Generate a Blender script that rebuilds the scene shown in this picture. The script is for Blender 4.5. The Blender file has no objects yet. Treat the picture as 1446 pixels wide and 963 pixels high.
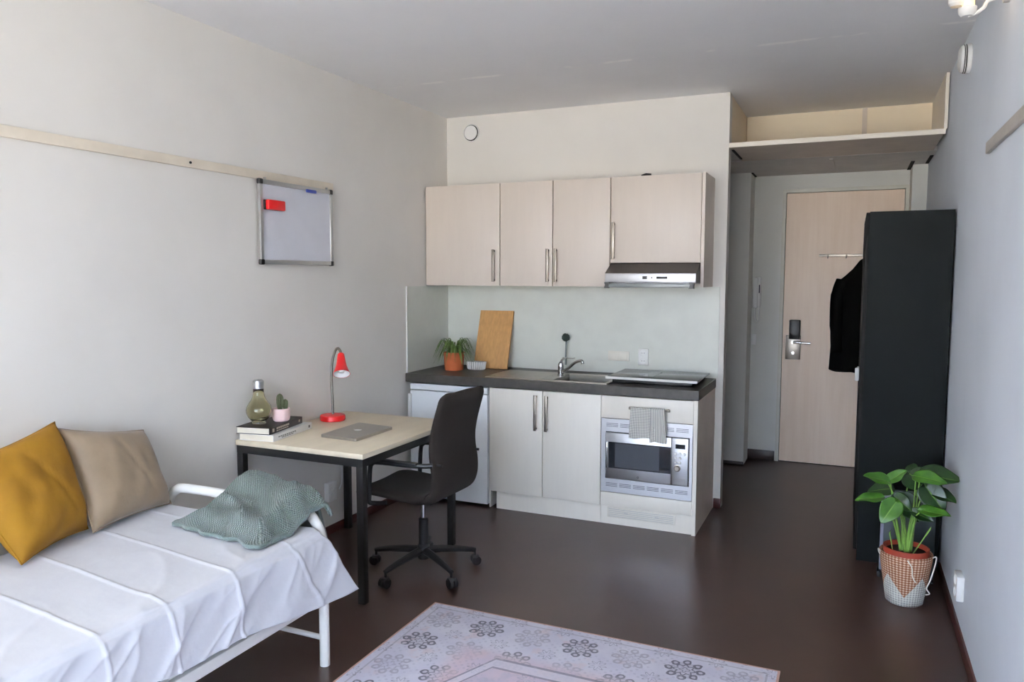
import bpy, bmesh, math, random
from mathutils import Vector, Matrix, noise
random.seed(7)
C = bpy.context.scene.collection
PI = math.pi
R = math.radians

# ------------------------------------------------------------------ materials
def lin(c):
    return tuple(((x/12.92) if x <= .04045 else ((x+.055)/1.055)**2.4) for x in c)
def rgb(r, g, b):
    return lin((r/255., g/255., b/255.)) + (1.,)
class NT:
    """small helper for building node trees"""
    def __init__(s, name):
        s.mat = bpy.data.materials.new(name); s.mat.use_nodes = True
        s.t = s.mat.node_tree; s.t.nodes.clear()
        s.out = s.t.nodes.new('ShaderNodeOutputMaterial')
        s.b = s.t.nodes.new('ShaderNodeBsdfPrincipled')
        s.t.links.new(s.b.outputs[0], s.out.inputs[0])
    def n(s, typ, **kw):
        nd = s.t.nodes.new(typ)
        for k, v in kw.items(): setattr(nd, k, v)
        return nd
    def put(s, sock, v):
        if hasattr(v, 'is_output'): s.t.links.new(v, sock)
        else: sock.default_value = v
    def m(s, op, a, b=0., c=None):
        nd = s.n('ShaderNodeMath', operation=op)
        s.put(nd.inputs[0], a); s.put(nd.inputs[1], b)
        if c is not None: s.put(nd.inputs[2], c)
        return nd.outputs[0]
    def mix(s, f, a, b):
        nd = s.n('ShaderNodeMix', data_type='RGBA')
        s.put(nd.inputs[0], f); s.put(nd.inputs[6], a); s.put(nd.inputs[7], b)
        return nd.outputs[2]
    def ramp(s, f, lo, hi):
        nd = s.n('ShaderNodeMapRange'); nd.interpolation_type = 'SMOOTHSTEP'
        s.put(nd.inputs[0], f); nd.inputs[1].default_value = lo; nd.inputs[2].default_value = hi
        return nd.outputs[0]
    def coord(s, kind='Object'):
        return s.n('ShaderNodeTexCoord').outputs[kind]
    def xyz(s, v):
        nd = s.n('ShaderNodeSeparateXYZ'); s.put(nd.inputs[0], v); return nd.outputs
    def noise(s, vec, scale, detail=3., rough=.55):
        nd = s.n('ShaderNodeTexNoise'); s.put(nd.inputs['Vector'], vec)
        nd.inputs['Scale'].default_value = scale; nd.inputs['Detail'].default_value = detail
        nd.inputs['Roughness'].default_value = rough
        return nd.outputs[0]
    def scale(s, vec, sc):
        nd = s.n('ShaderNodeMapping'); s.put(nd.inputs[0], vec); nd.inputs[3].default_value = sc
        return nd.outputs[0]
    def bump(s, h, strength=.2, dist=.01):
        nd = s.n('ShaderNodeBump'); nd.inputs['Strength'].default_value = strength
        nd.inputs['Distance'].default_value = dist
        s.put(nd.inputs['Height'], h); s.t.links.new(nd.outputs[0], s.b.inputs['Normal'])

def mat(name, col, rough=.5, metal=0., var=.06, vscale=6., bump=0., bscale=200., spec=.5, stretch=None, coat=0., sheen=0.):
    k = NT(name); b = k.b
    b.inputs['Roughness'].default_value = rough; b.inputs['Metallic'].default_value = metal
    b.inputs['Specular IOR Level'].default_value = spec
    b.inputs['Coat Weight'].default_value = coat
    b.inputs['Sheen Weight'].default_value = sheen
    v = k.coord()
    if stretch: v = k.scale(v, stretch)
    c = rgb(*col)
    if var:
        nz = k.noise(v, vscale)
        lo = tuple(x*(1-var) for x in c[:3]) + (1,); hi = tuple(min(1, x*(1+var)) for x in c[:3]) + (1,)
        k.put(b.inputs['Base Color'], k.mix(k.ramp(nz, .3, .7), lo, hi))
    else: b.inputs['Base Color'].default_value = c
    if bump: k.bump(k.noise(v, bscale, 2.), bump, .002)
    return k.mat

M = {}
def wallmat(name, col):
    k = NT(name); b = k.b; v = k.coord()
    b.inputs['Roughness'].default_value = .75
    b.inputs['Specular IOR Level'].default_value = .25
    c = rgb(*col); c2 = tuple(x*.95 for x in c[:3]) + (1,)
    k.put(b.inputs['Base Color'], k.mix(k.ramp(k.noise(v, 1.7, 4.), .35, .7), c, c2))
    k.bump(k.noise(v, 160., 3.), .12, .002)
    return k.mat
M['wall'] = wallmat('painted_wall', (225, 221, 214))
M['wall_right'] = wallmat('wall_sky_tint', (222, 228, 236))  # cool skylight from the window is put into this wall colour
M['hallwall'] = wallmat('hall_wall_paint', (220, 219, 212))
M['niche'] = wallmat('niche_cream_paint', (236, 222, 198))
def ceilmat():
    k = NT('ceiling_paint'); b = k.b; v = k.coord(); X = k.xyz(v)
    b.inputs['Roughness'].default_value = .8; b.inputs['Specular IOR Level'].default_value = .2
    base = k.mix(k.ramp(k.noise(v, 1.2, 4.), .3, .75), rgb(238, 238, 238), rgb(232, 232, 233))
    # faint filled joint that crosses the slab
    d = k.m('ABSOLUTE', k.m('ADD', k.m('SUBTRACT', X[1], 4.35), k.m('MULTIPLY', k.noise(v, 3.), .05)))
    seam = k.m('MULTIPLY', k.m('LESS_THAN', d, .018), k.ramp(k.noise(v, 5., 3.), .5, .62))
    k.put(b.inputs['Base Color'], k.mix(k.m('MULTIPLY', seam, .85), base, rgb(250, 249, 247)))
    k.bump(k.noise(v, 90., 3.), .15, .003)
    return k.mat
M['ceiling'] = ceilmat()
def floormat():
    k = NT('dark_linoleum'); b = k.b; v = k.coord()
    n1 = k.noise(v, 2.2, 5.); n2 = k.noise(v, 60., 4., .7)
    c = k.mix(k.ramp(n1, .3, .7), rgb(64, 48, 43), rgb(72, 55, 48))
    c = k.mix(k.m('MULTIPLY', k.ramp(n2, .35, .75), .1), c, rgb(58, 44, 40))
    k.put(b.inputs['Base Color'], c)
    k.put(b.inputs['Roughness'], k.m('ADD', .29, k.m('MULTIPLY', n1, .02)))
    b.inputs['Specular IOR Level'].default_value = .42
    k.bump(n2, .02, .001)
    return k.mat
M['floor'] = floormat()
M['base'] = mat('dark_red_skirting', (74, 30, 24), .4)
M['basehall'] = mat('brown_skirting', (52, 38, 32), .4)
M['rail'] = mat('cream_picture_rail', (226, 215, 196), .55)
M['railgrey'] = mat('pale_grey_rail', (196, 190, 182), .55)
M['panel'] = mat('splash_panel', (208, 210, 200), .35, var=.03)
M['front'] = mat('cabinet_cream', (205, 193, 181), .42, var=.012, stretch=(6, 6, .6))
M['frontlow'] = mat('base_cabinet_cream', (228, 223, 212), .42, var=.012, stretch=(6, 6, .6))
M['side'] = mat('cabinet_side_taupe', (224, 210, 196), .45, var=.04)
M['white'] = mat('white_plastic', (232, 231, 228), .4, var=.02)
M['ivory'] = mat('ivory_plastic', (222, 217, 204), .4, var=.02)
M['fridge'] = mat('fridge_white', (232, 236, 238), .35, var=.02)
M['worktop'] = mat('charcoal_worktop', (60, 57, 53), .45, var=.2, vscale=25.)
M['steel'] = mat('brushed_steel', (200, 200, 202), .4, 1., var=.04, vscale=20, stretch=(1, 1, 30))
M['sink'] = mat('sink_steel', (170, 165, 155), .33, 1., var=.05)
M['chrome'] = mat('chrome', (205, 205, 205), .15, 1., var=0)
M['nickel'] = mat('satin_nickel', (150, 142, 132), .38, 1., var=.05)
M['black'] = mat('black_metal', (24, 24, 25), .45, var=.1)
M['blackplastic'] = mat('black_plastic', (20, 20, 21), .4, var=.1)
M['hoodbrown'] = mat('hood_dark', (46, 40, 37), .35, var=.06)
M['glassblack'] = mat('black_glass', (14, 16, 16), .12, var=0, spec=.35)
M['mwglass'] = mat('oven_window', (34, 37, 42), .1, var=0)
M['mwmesh'] = mat('oven_mesh', (72, 76, 82), .2, var=.05)
M['slot'] = mat('dark_slot', (70, 72, 80), .6, var=0)
M['visor'] = mat('smoked_visor', (120, 124, 124), .25, var=.03)
M['desk'] = mat('pale_birch_top', (216, 203, 178), .4, var=.05, vscale=4, stretch=(3, .5, 1))
M['chairfab'] = mat('dark_brown_seat_fabric', (39, 34, 31), .85, var=.12, vscale=300, bump=.3, bscale=600, sheen=.03, spec=.2)
M['bedwhite'] = mat('white_bed_tube', (236, 235, 230), .35, var=.02)
M['mattress'] = mat('mattress_ticking', (225, 225, 225), .9)
M['red'] = mat('red_lacquer', (200, 24, 28), .35, var=.04)
M['shadein'] = mat('lamp_inner_white', (235, 235, 235), .4, var=0)
M['gooseneck'] = mat('gooseneck_metal', (120, 116, 108), .4, .8, var=.05)
M['laptop'] = mat('laptop_silver', (172, 166, 156), .38, .75, var=.02)
M['logo'] = mat('pale_mark', (235, 235, 235), .3, var=0)
M['paper'] = mat('page_block', (226, 218, 200), .8, var=.12, vscale=8, stretch=(2, 2, 160))
M['bookblack'] = mat('black_cover', (32, 24, 22), .4, var=.1)
M['bookwhite'] = mat('white_cover', (226, 224, 220), .45, var=.03)
M['ink'] = mat('grey_print', (110, 108, 106), .6, var=0)
M['inklight'] = mat('pale_print', (196, 186, 170), .6, var=0)
M['terracotta'] = mat('terracotta', (178, 92, 52), .75, var=.1, vscale=12)
M['plasticpot'] = mat('red_plastic_pot', (160, 62, 44), .5, var=.06)
M['soil'] = mat('soil', (44, 32, 24), .95, var=.3, vscale=80, bump=.6, bscale=90)
M['pinkpot'] = mat('pale_pink_glaze', (226, 196, 194), .3, var=.02)
M['cactus'] = mat('cactus_green', (78, 84, 58), .7, var=.25, vscale=120)
M['spider'] = mat('spider_plant_leaf', (86, 110, 54), .5, var=.35, vscale=30)
M['board'] = mat('beech_board', (180, 136, 84), .5, var=.1, vscale=4, stretch=(14, 14, .7))
M['dish'] = mat('white_ceramic', (226, 224, 220), .3, var=.03)
M['brushgreen'] = mat('brush_bristle', (38, 52, 46), .8, var=.2, vscale=90)
M['brushgrey'] = mat('brush_handle', (120, 128, 124), .4)
M['alum'] = mat('aluminium', (188, 188, 186), .35, .85, var=.03)
M['wbface'] = mat('whiteboard_face', (206, 207, 214), .25, var=.02)
M['blue'] = mat('blue_plastic', (54, 70, 150), .4, var=0)
M['wardrobe'] = mat('anthracite_wardrobe', (19, 23, 23), .6, var=.08, vscale=3, spec=.12)
M['wardrobedoor'] = mat('anthracite_door', (28, 27, 26), .6, var=.06, spec=.15)
M['coat'] = mat('black_cloth', (8, 8, 8), .95, var=.2, vscale=40, spec=.1)
M['frame'] = mat('door_frame_paint', (206, 203, 190), .45, var=.02)
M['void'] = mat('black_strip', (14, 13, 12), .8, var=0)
M['greypanel'] = mat('slate_panel', (52, 60, 62), .3, var=.06)
M['paleedge'] = mat('pale_grey_edge', (140, 142, 160), .4, var=.03)
M['yarnwhite'] = mat('white_cord', (232, 228, 218), .8, var=.05)
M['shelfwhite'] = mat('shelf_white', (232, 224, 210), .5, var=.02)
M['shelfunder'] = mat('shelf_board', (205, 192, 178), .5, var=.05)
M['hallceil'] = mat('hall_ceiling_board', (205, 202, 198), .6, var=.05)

def doormat():
    k = NT('maple_door'); b = k.b; v = k.scale(k.coord(), (5, 5, .5))
    n1 = k.noise(v, 2.2, 5.); n2 = k.noise(k.scale(k.coord(), (60, 60, 1.2)), 1.5, 3.)
    c = k.mix(k.ramp(n1, .3, .7), rgb(240, 218, 196), rgb(232, 207, 182))
    c = k.mix(k.m('MULTIPLY', n2, .25), c, rgb(208, 180, 152))
    k.put(b.inputs['Base Color'], c); b.inputs['Roughness'].default_value = .45
    return k.mat
M['door'] = doormat()

def clothmat(name, col, col2, sc=900., rough=.85, wr=.25, sheen=.2):
    k = NT(name); b = k.b; v = k.coord()
    n1 = k.noise(v, 7., 4.)
    k.put(b.inputs['Base Color'], k.mix(k.ramp(n1, .3, .75), rgb(*col), rgb(*col2)))
    b.inputs['Roughness'].default_value = rough; b.inputs['Sheen Weight'].default_value = sheen
    h = k.m('ADD', k.m('MULTIPLY', k.noise(v, sc, 1.), .12), k.noise(v, 22., 3.))
    k.bump(h, wr, .006)
    return k.mat
M['sheet'] = clothmat('white_sheet_cotton', (208, 209, 214), (203, 204, 210), wr=.2, sheen=.1)
M['mustard'] = clothmat('mustard_velvet', (140, 99, 0), (128, 88, 0), wr=.25, sheen=0.)
M['beige'] = clothmat('taupe_satin', (142, 123, 100), (132, 114, 92), rough=.6, wr=.25)

def knitmat():
    k = NT('sage_knit'); b = k.b; v = k.coord(); X = k.xyz(k.coord('UV'))
    w1 = k.m('SINE', k.m('MULTIPLY', X[0], 300.)); w2 = k.m('SINE', k.m('MULTIPLY', X[1], 260.))
    h = k.m('ADD', k.m('MULTIPLY', w1, w2), k.m('MULTIPLY', k.noise(v, 120., 2.), .7))
    c = k.mix(k.ramp(h, -.6, 1.2), rgb(58, 74, 72), rgb(138, 152, 146))
    c = k.mix(k.m('MULTIPLY', k.noise(v, 9., 3.), .4), c, rgb(92, 112, 110))
    k.put(b.inputs['Base Color'], c); b.inputs['Roughness'].default_value = .95
    b.inputs['Sheen Weight'].default_value = .3
    k.bump(h, .9, .006)
    return k.mat
M['knit'] = knitmat()

def rugmat():
    k = NT('faded_oriental_rug'); b = k.b; v = k.coord(); X = k.xyz(v)
    p = .2225
    wob = k.m('MULTIPLY', k.m('SUBTRACT', k.noise(v, 40., 2.), .5), .05)
    def cell(x, off):
        u = k.m('DIVIDE', k.m('ADD', x, off), p)
        i = k.m('ROUND', u); return i, k.m('ADD', k.m('SUBTRACT', u, i), wob)
    iu, fu = cell(X[0], .668); iv, fv = cell(X[1], -1.01)
    r = k.m('SQRT', k.m('ADD', k.m('MULTIPLY', fu, fu), k.m('MULTIPLY', fv, fv)))
    ang = k.m('ARCTAN2', fv, fu)
    pet = k.m('ADD', .285, k.m('MULTIPLY', k.m('COSINE', k.m('MULTIPLY', ang, 8.)), .055))
    d1 = k.m('ABSOLUTE', k.m('SUBTRACT', r, pet))
    curl = k.m('MULTIPLY', k.m('SINE', k.m('MULTIPLY', r, 70.)), k.m('SINE', k.m('MULTIPLY', ang, 12.)))
    ring = k.m('MULTIPLY', k.m('LESS_THAN', d1, .085), k.ramp(curl, -.25, .35))
    d2 = k.m('ABSOLUTE', k.m('SUBTRACT', r, k.m('ADD', .12, k.m('MULTIPLY', k.m('COSINE', k.m('MULTIPLY', ang, 4.)), .03))))
    ring2 = k.m('MULTIPLY', k.m('LESS_THAN', d2, .022), .8)
    med = k.m('MAXIMUM', ring, ring2)
    par = k.m('ABSOLUTE', k.m('MODULO', k.m('ADD', iu, iv), 2.))      # 1 on every other tile
    # weave of small motifs between the tiles
    s1 = k.m('MULTIPLY', k.m('SINE', k.m('MULTIPLY', X[0], 170.)), k.m('SINE', k.m('MULTIPLY', X[1], 170.)))
    small = k.m('MULTIPLY', k.ramp(s1, .35, .7), k.ramp(k.noise(v, 14., 3.), .42, .6))
    # distances from the rim and the centre
    ax = k.m('ABSOLUTE', X[0]); ay = k.m('ABSOLUTE', X[1])
    edge = k.m('MINIMUM', k.m('SUBTRACT', .80, ax), k.m('SUBTRACT', 1.16, ay))
    border = k.m('SUBTRACT', 1., k.ramp(k.m('ADD', edge, k.m('MULTIPLY', k.noise(v, 5., 3.), .08)), .32, .44))
    base = k.mix(k.ramp(k.noise(v, 6., 4.), .3, .7), rgb(224, 223, 236), rgb(210, 208, 226))
    pinkf = k.mix(k.ramp(k.noise(v, 5., 4.), .3, .7), rgb(226, 202, 208), rgb(210, 198, 216))
    c = k.mix(border, pinkf, base)
    c = k.mix(k.m('MULTIPLY', k.ramp(k.noise(v, 9., 3.), .55, .7), .4), c, rgb(218, 192, 196))
    dist = k.ramp(k.noise(v, 24., 3.), .2, .45)
    # ring of eight small hooked loops round every tile centre
    a8 = k.m('SUBTRACT', k.m('FRACT', k.m('ADD', k.m('MULTIPLY', ang, 8/(2*PI)), 8.5)), .5)
    lx_ = k.m('MULTIPLY', a8, k.m('MULTIPLY', r, 2*PI/8)); ly_ = k.m('SUBTRACT', r, .29)
    lr = k.m('SQRT', k.m('ADD', k.m('MULTIPLY', lx_, lx_), k.m('MULTIPLY', ly_, ly_)))
    loops = k.m('LESS_THAN', k.m('ABSOLUTE', k.m('SUBTRACT', lr, .062)), .022)
    star = k.m('LESS_THAN', k.m('ABSOLUTE', k.m('SUBTRACT', r, k.m('ADD', .17, k.m('MULTIPLY', k.m('COSINE', k.m('MULTIPLY', ang, 8.)), .03)))), .020)
    core = k.m('LESS_THAN', k.m('ABSOLUTE', k.m('SUBTRACT', r, k.m('ADD', .07, k.m('MULTIPLY', k.m('COSINE', k.m('MULTIPLY', ang, 4.)), .02)))), .014)
    fill = k.m('MULTIPLY', k.m('LESS_THAN', r, k.m('ADD', .33, k.m('MULTIPLY', k.m('COSINE', k.m('MULTIPLY', ang, 8.)), .05))), .22)
    med = k.m('MAXIMUM', k.m('MAXIMUM', loops, star), k.m('MAXIMUM', k.m('MULTIPLY', core, .8), fill))
    amt = k.m('MULTIPLY', k.m('MULTIPLY', med, k.m('ADD', .35, k.m('MULTIPLY', dist, .65))), k.m('ADD', .5, k.m('MULTIPLY', par, .38)))
    amt = k.m('MULTIPLY', amt, k.m('ADD', .25, k.m('MULTIPLY', border, .75)))
    c = k.mix(amt, c, k.mix(par, rgb(146, 142, 162), rgb(108, 106, 122)))
    # small sprigs in the corners between the tiles
    cu = k.m('SUBTRACT', .5, k.m('ABSOLUTE', fu)); cv = k.m('SUBTRACT', .5, k.m('ABSOLUTE', fv))
    r2 = k.m('SQRT', k.m('ADD', k.m('MULTIPLY', cu, cu), k.m('MULTIPLY', cv, cv)))
    sp_ = k.m('LESS_THAN', k.m('ABSOLUTE', k.m('SUBTRACT', r2, k.m('ADD', .12, k.m('MULTIPLY', k.m('COSINE', k.m('MULTIPLY', k.m('ARCTAN2', cv, cu), 8.)), .05)))), .018)
    c = k.mix(k.m('MULTIPLY', k.m('MULTIPLY', sp_, dist), .5), c, rgb(120, 122, 146))
    c = k.mix(k.m('MULTIPLY', small, .25), c, rgb(140, 140, 164))
    # central medallion outline
    md = k.m('MULTIPLY', k.m('ADD', k.m('MULTIPLY', ax, 2.3), ay), .67)
    md = k.m('MAXIMUM', md, k.m('ADD', ay, .19))
    l1 = k.m('LESS_THAN', k.m('ABSOLUTE', k.m('SUBTRACT', md, .97)), .008)
    l2 = k.m('LESS_THAN', k.m('ABSOLUTE', k.m('SUBTRACT', md, .90)), .007)
    band = k.m('LESS_THAN', k.m('ABSOLUTE', k.m('SUBTRACT', md, .935)), .03)
    c = k.mix(k.m('MULTIPLY', band, .5), c, rgb(222, 226, 238))
    c = k.mix(k.m('MULTIPLY', k.m('MULTIPLY', k.m('MAXIMUM', l1, l2), k.m('ADD', .4, dist)), .5), c, rgb(124, 126, 146))
    inside = k.m('LESS_THAN', md, .89)
    c = k.mix(k.m('MULTIPLY', inside, .4), c, k.mix(k.ramp(k.noise(v, 9., 3.), .4, .6), rgb(150, 164, 190), rgb(200, 190, 208)))
    line = k.m('LESS_THAN', k.m('ABSOLUTE', k.m('SUBTRACT', edge, .045)), .004)
    c = k.mix(k.m('MULTIPLY', line, .4), c, rgb(140, 136, 150))
    rim = k.m('LESS_THAN', edge, .008)
    c = k.mix(rim, c, rgb(206, 168, 158))
    k.put(b.inputs['Base Color'], c); b.inputs['Roughness'].default_value = .95
    b.inputs['Specular IOR Level'].default_value = .15
    k.bump(k.noise(v, 500., 1.), .3, .002)
    return k.mat
M['rug'] = rugmat()

def basketmat():
    k = NT('woven_seagrass'); b = k.b; v = k.coord(); X = k.xyz(v)
    ang = k.m('ARCTAN2', X[1], X[0])
    rows = k.m('SINE', k.m('MULTIPLY', X[2], 520.)); cols = k.m('SINE', k.m('MULTIPLY', ang, 44.))
    t = k.m('PINGPONG', k.m('ADD', ang, 1.64+8*PI/4), PI/4)           # zigzag, lowest towards the room
    bound = k.m('ADD', .05, k.m('MULTIPLY', t, .135))
    up = k.m('GREATER_THAN', X[2], bound)
    tan = k.mix(k.ramp(k.m('ADD', cols, k.m('MULTIPLY', rows, 1.1)), -.6, 1.4), rgb(150, 92, 62), rgb(226, 196, 170))
    wht = k.mix(k.ramp(k.m('ADD', cols, rows), -1.4, .6), rgb(176, 174, 168), rgb(226, 224, 216))
    side = k.m('GREATER_THAN', k.m('ABSOLUTE', k.m('SINE', k.m('MULTIPLY', k.m('ADD', ang, 1.64), 1.))), .93)
    tan = k.mix(k.m('MULTIPLY', side, .6), tan, rgb(176, 118, 82))
    k.put(b.inputs['Base Color'], k.mix(up, wht, tan)); b.inputs['Roughness'].default_value = .85
    k.bump(k.m('ADD', cols, rows), .5, .004)
    return k.mat
M['basket'] = basketmat()

def leafmat(name, c1, c2):
    k = NT(name); b = k.b; X = k.xyz(k.coord('UV'))
    mid = k.m('LESS_THAN', k.m('ABSOLUTE', k.m('SUBTRACT', X[0], .5)), .02)
    n = k.noise(k.coord(), 25., 3.)
    c = k.mix(k.ramp(n, .3, .7), rgb(*c1), rgb(*c2))
    c = k.mix(k.m('MULTIPLY', mid, .6), c, rgb(120, 160, 70))
    k.put(b.inputs['Base Color'], c); b.inputs['Roughness'].default_value = .32
    b.inputs['Transmission Weight'].default_value = 0.
    return k.mat
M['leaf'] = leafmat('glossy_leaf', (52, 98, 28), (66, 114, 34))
M['leafshade'] = leafmat('shaded_glossy_leaf', (22, 50, 20), (32, 64, 25))  # darker copy of the leaf green, with shade put into the colour
M['stem'] = mat('fresh_green_stem', (120, 160, 72), .45, var=.15, vscale=30)

def towelmat(name, stripes):
    k = NT(name); b = k.b; X = k.xyz(k.coord('UV'))
    a = k.ramp(k.m('SINE', k.m('MULTIPLY', X[0], 75. if stripes else 95.)), .1, .6)
    c2 = k.ramp(k.m('SINE', k.m('MULTIPLY', X[1], 190.)), .1, .6)
    f = a if stripes else k.m('MULTIPLY', k.m('ADD', a, c2), .55)
    k.put(b.inputs['Base Color'], k.mix(f, rgb(222, 220, 212), rgb(84, 86, 88)))
    b.inputs['Roughness'].default_value = .95
    return k.mat
M['towel'] = towelmat('checked_cotton', False)
M['towelstripe'] = towelmat('striped_cotton', True)

def glassmat():
    k = NT('amber_glass'); b = k.b
    b.inputs['Base Color'].default_value = rgb(253, 249, 222); b.inputs['Roughness'].default_value = .02
    b.inputs['Transmission Weight'].default_value = 1.; b.inputs['IOR'].default_value = 1.45
    return k.mat
M['amber'] = glassmat()
def windowglass():
    k = NT('clear_pane'); b = k.b
    b.inputs['Base Color'].default_value = (1, 1, 1, 1); b.inputs['Roughness'].default_value = 0.
    b.inputs['Transmission Weight'].default_value = 1.; b.inputs['IOR'].default_value = 1.02
    return k.mat
M['pane'] = windowglass()
def glow():
    k = NT('lit_bulb_glass'); b = k.b
    b.inputs['Base Color'].default_value = rgb(255, 230, 190)
    b.inputs['Emission Color'].default_value = rgb(255, 214, 150); b.inputs['Emission Strength'].default_value = .7
    return k.mat
M['glow'] = glow()

# ------------------------------------------------------------------ mesh builder
class B:
    def __init__(s): s.bm = bmesh.new(); s.uv = None
    def box(s, x0, x1, y0, y1, z0, z1, bev=0., seg=2):
        vs = bmesh.ops.create_cube(s.bm, size=1.)['verts']
        for v in vs:
            v.co = Vector(((x0+x1)/2+v.co.x*(x1-x0), (y0+y1)/2+v.co.y*(y1-y0), (z0+z1)/2+v.co.z*(z1-z0)))
        if bev:
            es = list({e for v in vs for e in v.link_edges})
            bmesh.ops.bevel(s.bm, geom=es, offset=bev, segments=seg, affect='EDGES', profile=.5)
        return s
    def cyl(s, p0, p1, r0, r1=None, seg=20, caps=True):
        return s.tube([p0, p1], [r0, r0 if r1 is None else r1], seg, caps)
    def tube(s, path, r, seg=12, caps=True, flat=1.):
        path = [Vector(p) for p in path]; n = len(path)
        rs = r if isinstance(r, (list, tuple)) else [r]*n
        T = [(path[min(i+1, n-1)]-path[max(i-1, 0)]).normalized() for i in range(n)]
        up = Vector((0, 0, 1)) if abs(T[0].z) < .9 else Vector((1, 0, 0))
        u = (up-T[0]*up.dot(T[0])).normalized(); rings = []
        for i in range(n):
            u = (u-T[i]*u.dot(T[i])).normalized(); w = T[i].cross(u)
            rings.append([s.bm.verts.new(path[i]+u*(math.cos(2*PI*k/seg)*rs[i]*flat)+w*(math.sin(2*PI*k/seg)*rs[i])) for k in range(seg)])
        for a, b in zip(rings, rings[1:]):
            for k in range(seg):
                s.bm.faces.new((a[k], a[(k+1) % seg], b[(k+1) % seg], b[k]))
        if caps:
            s.bm.faces.new(rings[0][::-1]); s.bm.faces.new(rings[-1])
        return s
    def lathe(s, prof, cx=0., cy=0., seg=32, cz=0., M4=None, sx=1., sy=1.):
        rings = []
        for r, z in prof:
            if r < 1e-6:
                rings.append([s.bm.verts.new((cx, cy, cz+z))])
            else:
                rings.append([s.bm.verts.new((cx+r*sx*math.cos(2*PI*k/seg), cy+r*sy*math.sin(2*PI*k/seg), cz+z)) for k in range(seg)])
        nv = [v for rg in rings for v in rg]
        for a, b in zip(rings, rings[1:]):
            if len(a) == 1 and len(b) == 1: continue
            for k in range(seg):
                k2 = (k+1) % seg
                if len(a) == 1: s.bm.faces.new((a[0], b[k2], b[k]))
                elif len(b) == 1: s.bm.faces.new((a[k], a[k2], b[0]))
                else: s.bm.faces.new((a[k], a[k2], b[k2], b[k]))
        if M4 is not None:
            for v in nv: v.co = M4 @ v.co
        return s
    def prism(s, poly, axis, a, b):
        def P(p, t):
            if axis == 'x': return (t, p[0], p[1])
            if axis == 'y': return (p[0], t, p[1])
            return (p[0], p[1], t)
        A = [s.bm.verts.new(P(p, a)) for p in poly]; Bv = [s.bm.verts.new(P(p, b)) for p in poly]
        n = len(poly)
        s.bm.faces.new(A); s.bm.faces.new(Bv[::-1])
        for i in range(n):
            s.bm.faces.new((A[i], Bv[i], Bv[(i+1) % n], A[(i+1) % n]))
        return s
    def grid(s, fn, nu, nv):
        uvl = s.bm.loops.layers.uv.verify()
        V = [[s.bm.verts.new(fn(i/nu, j/nv)) for j in range(nv+1)] for i in range(nu+1)]
        for i in range(nu):
            for j in range(nv):
                f = s.bm.faces.new((V[i][j], V[i+1][j], V[i+1][j+1], V[i][j+1]))
                for l, (a, b) in zip(f.loops, ((i, j), (i+1, j), (i+1, j+1), (i, j+1))):
                    l[uvl].uv = (a/nu, b/nv)
        return V
    def shell(s, fn, th, nu, nv):
        """closed sheet: fn gives the mid surface, th(u, v) the half thickness"""
        def nrm(u, v):
            e = 1e-3
            a = Vector(fn(min(1, u+e), v))-Vector(fn(max(0, u-e), v)); b = Vector(fn(u, min(1, v+e)))-Vector(fn(u, max(0, v-e)))
            return a.cross(b).normalized()
        t = th if callable(th) else (lambda u, v: th)
        top = s.grid(lambda u, v: Vector(fn(u, v))+nrm(u, v)*t(u, v), nu, nv)
        bot = s.grid(lambda u, v: Vector(fn(u, v))-nrm(u, v)*t(u, v), nu, nv)
        rim_t = [top[i][0] for i in range(nu+1)]+[top[nu][j] for j in range(1, nv+1)]+[top[i][nv] for i in range(nu-1, -1, -1)]+[top[0][j] for j in range(nv-1, 0, -1)]
        rim_b = [bot[i][0] for i in range(nu+1)]+[bot[nu][j] for j in range(1, nv+1)]+[bot[i][nv] for i in range(nu-1, -1, -1)]+[bot[0][j] for j in range(nv-1, 0, -1)]
        n = len(rim_t)
        for k in range(n):
            s.bm.faces.new((rim_t[k], rim_b[k], rim_b[(k+1) % n], rim_t[(k+1) % n]))
        return s
    def xf(s, M4):
        bmesh.ops.transform(s.bm, matrix=M4, verts=s.bm.verts); return s

LOC = {}
def thing(name, label, cat, loc=(0, 0, 0), rotz=0., group=None, kind=None):
    o = bpy.data.objects.new(name, None); C.objects.link(o)
    o.empty_display_size = .05
    o.location = loc; o.rotation_euler = (0, 0, rotz)
    LOC[o.name] = Vector(loc) if rotz == 0 else Vector((0, 0, 0))
    o['label'] = label; o['category'] = cat
    if group: o['group'] = group
    if kind: o['kind'] = kind
    return o
def obj(name, b, m, parent=None, label=None, smooth=35., origin=None, mods=None):
    bm = b.bm
    off = Vector((0, 0, 0))
    if parent is not None: off = LOC[parent.name]
    elif origin is not None: off = Vector(origin)
    if off.length: bmesh.ops.translate(bm, verts=bm.verts, vec=-off)
    bmesh.ops.recalc_face_normals(bm, faces=bm.faces)
    me = bpy.data.meshes.new(name); bm.to_mesh(me); bm.free()
    if smooth:
        me.polygons.foreach_set('use_smooth', [True]*len(me.polygons))
        if smooth < 180: me.set_sharp_from_angle(angle=R(smooth))
    me.materials.append(M[m] if isinstance(m, str) else m)
    o = bpy.data.objects.new(name, me); C.objects.link(o)
    if parent is not None:
        o.parent = parent; LOC[o.name] = off
    else:
        o.location = off; LOC[o.name] = off
    if label: o['label'] = label
    return o
def single(name, label, cat, b, m, group=None, origin=None, **kw):
    o = obj(name, b, m, None, label, origin=origin, **kw); o['category'] = cat
    if group: o['group'] = group
    return o
def struct(name, label, cat, b, m, parent=None, **kw):
    o = obj(name, b, m, parent, label, **kw)
    if parent is None:
        o['kind'] = 'structure'; o['category'] = cat
    return o
def bx(*a, **k): return B().box(*a, **k)
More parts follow.
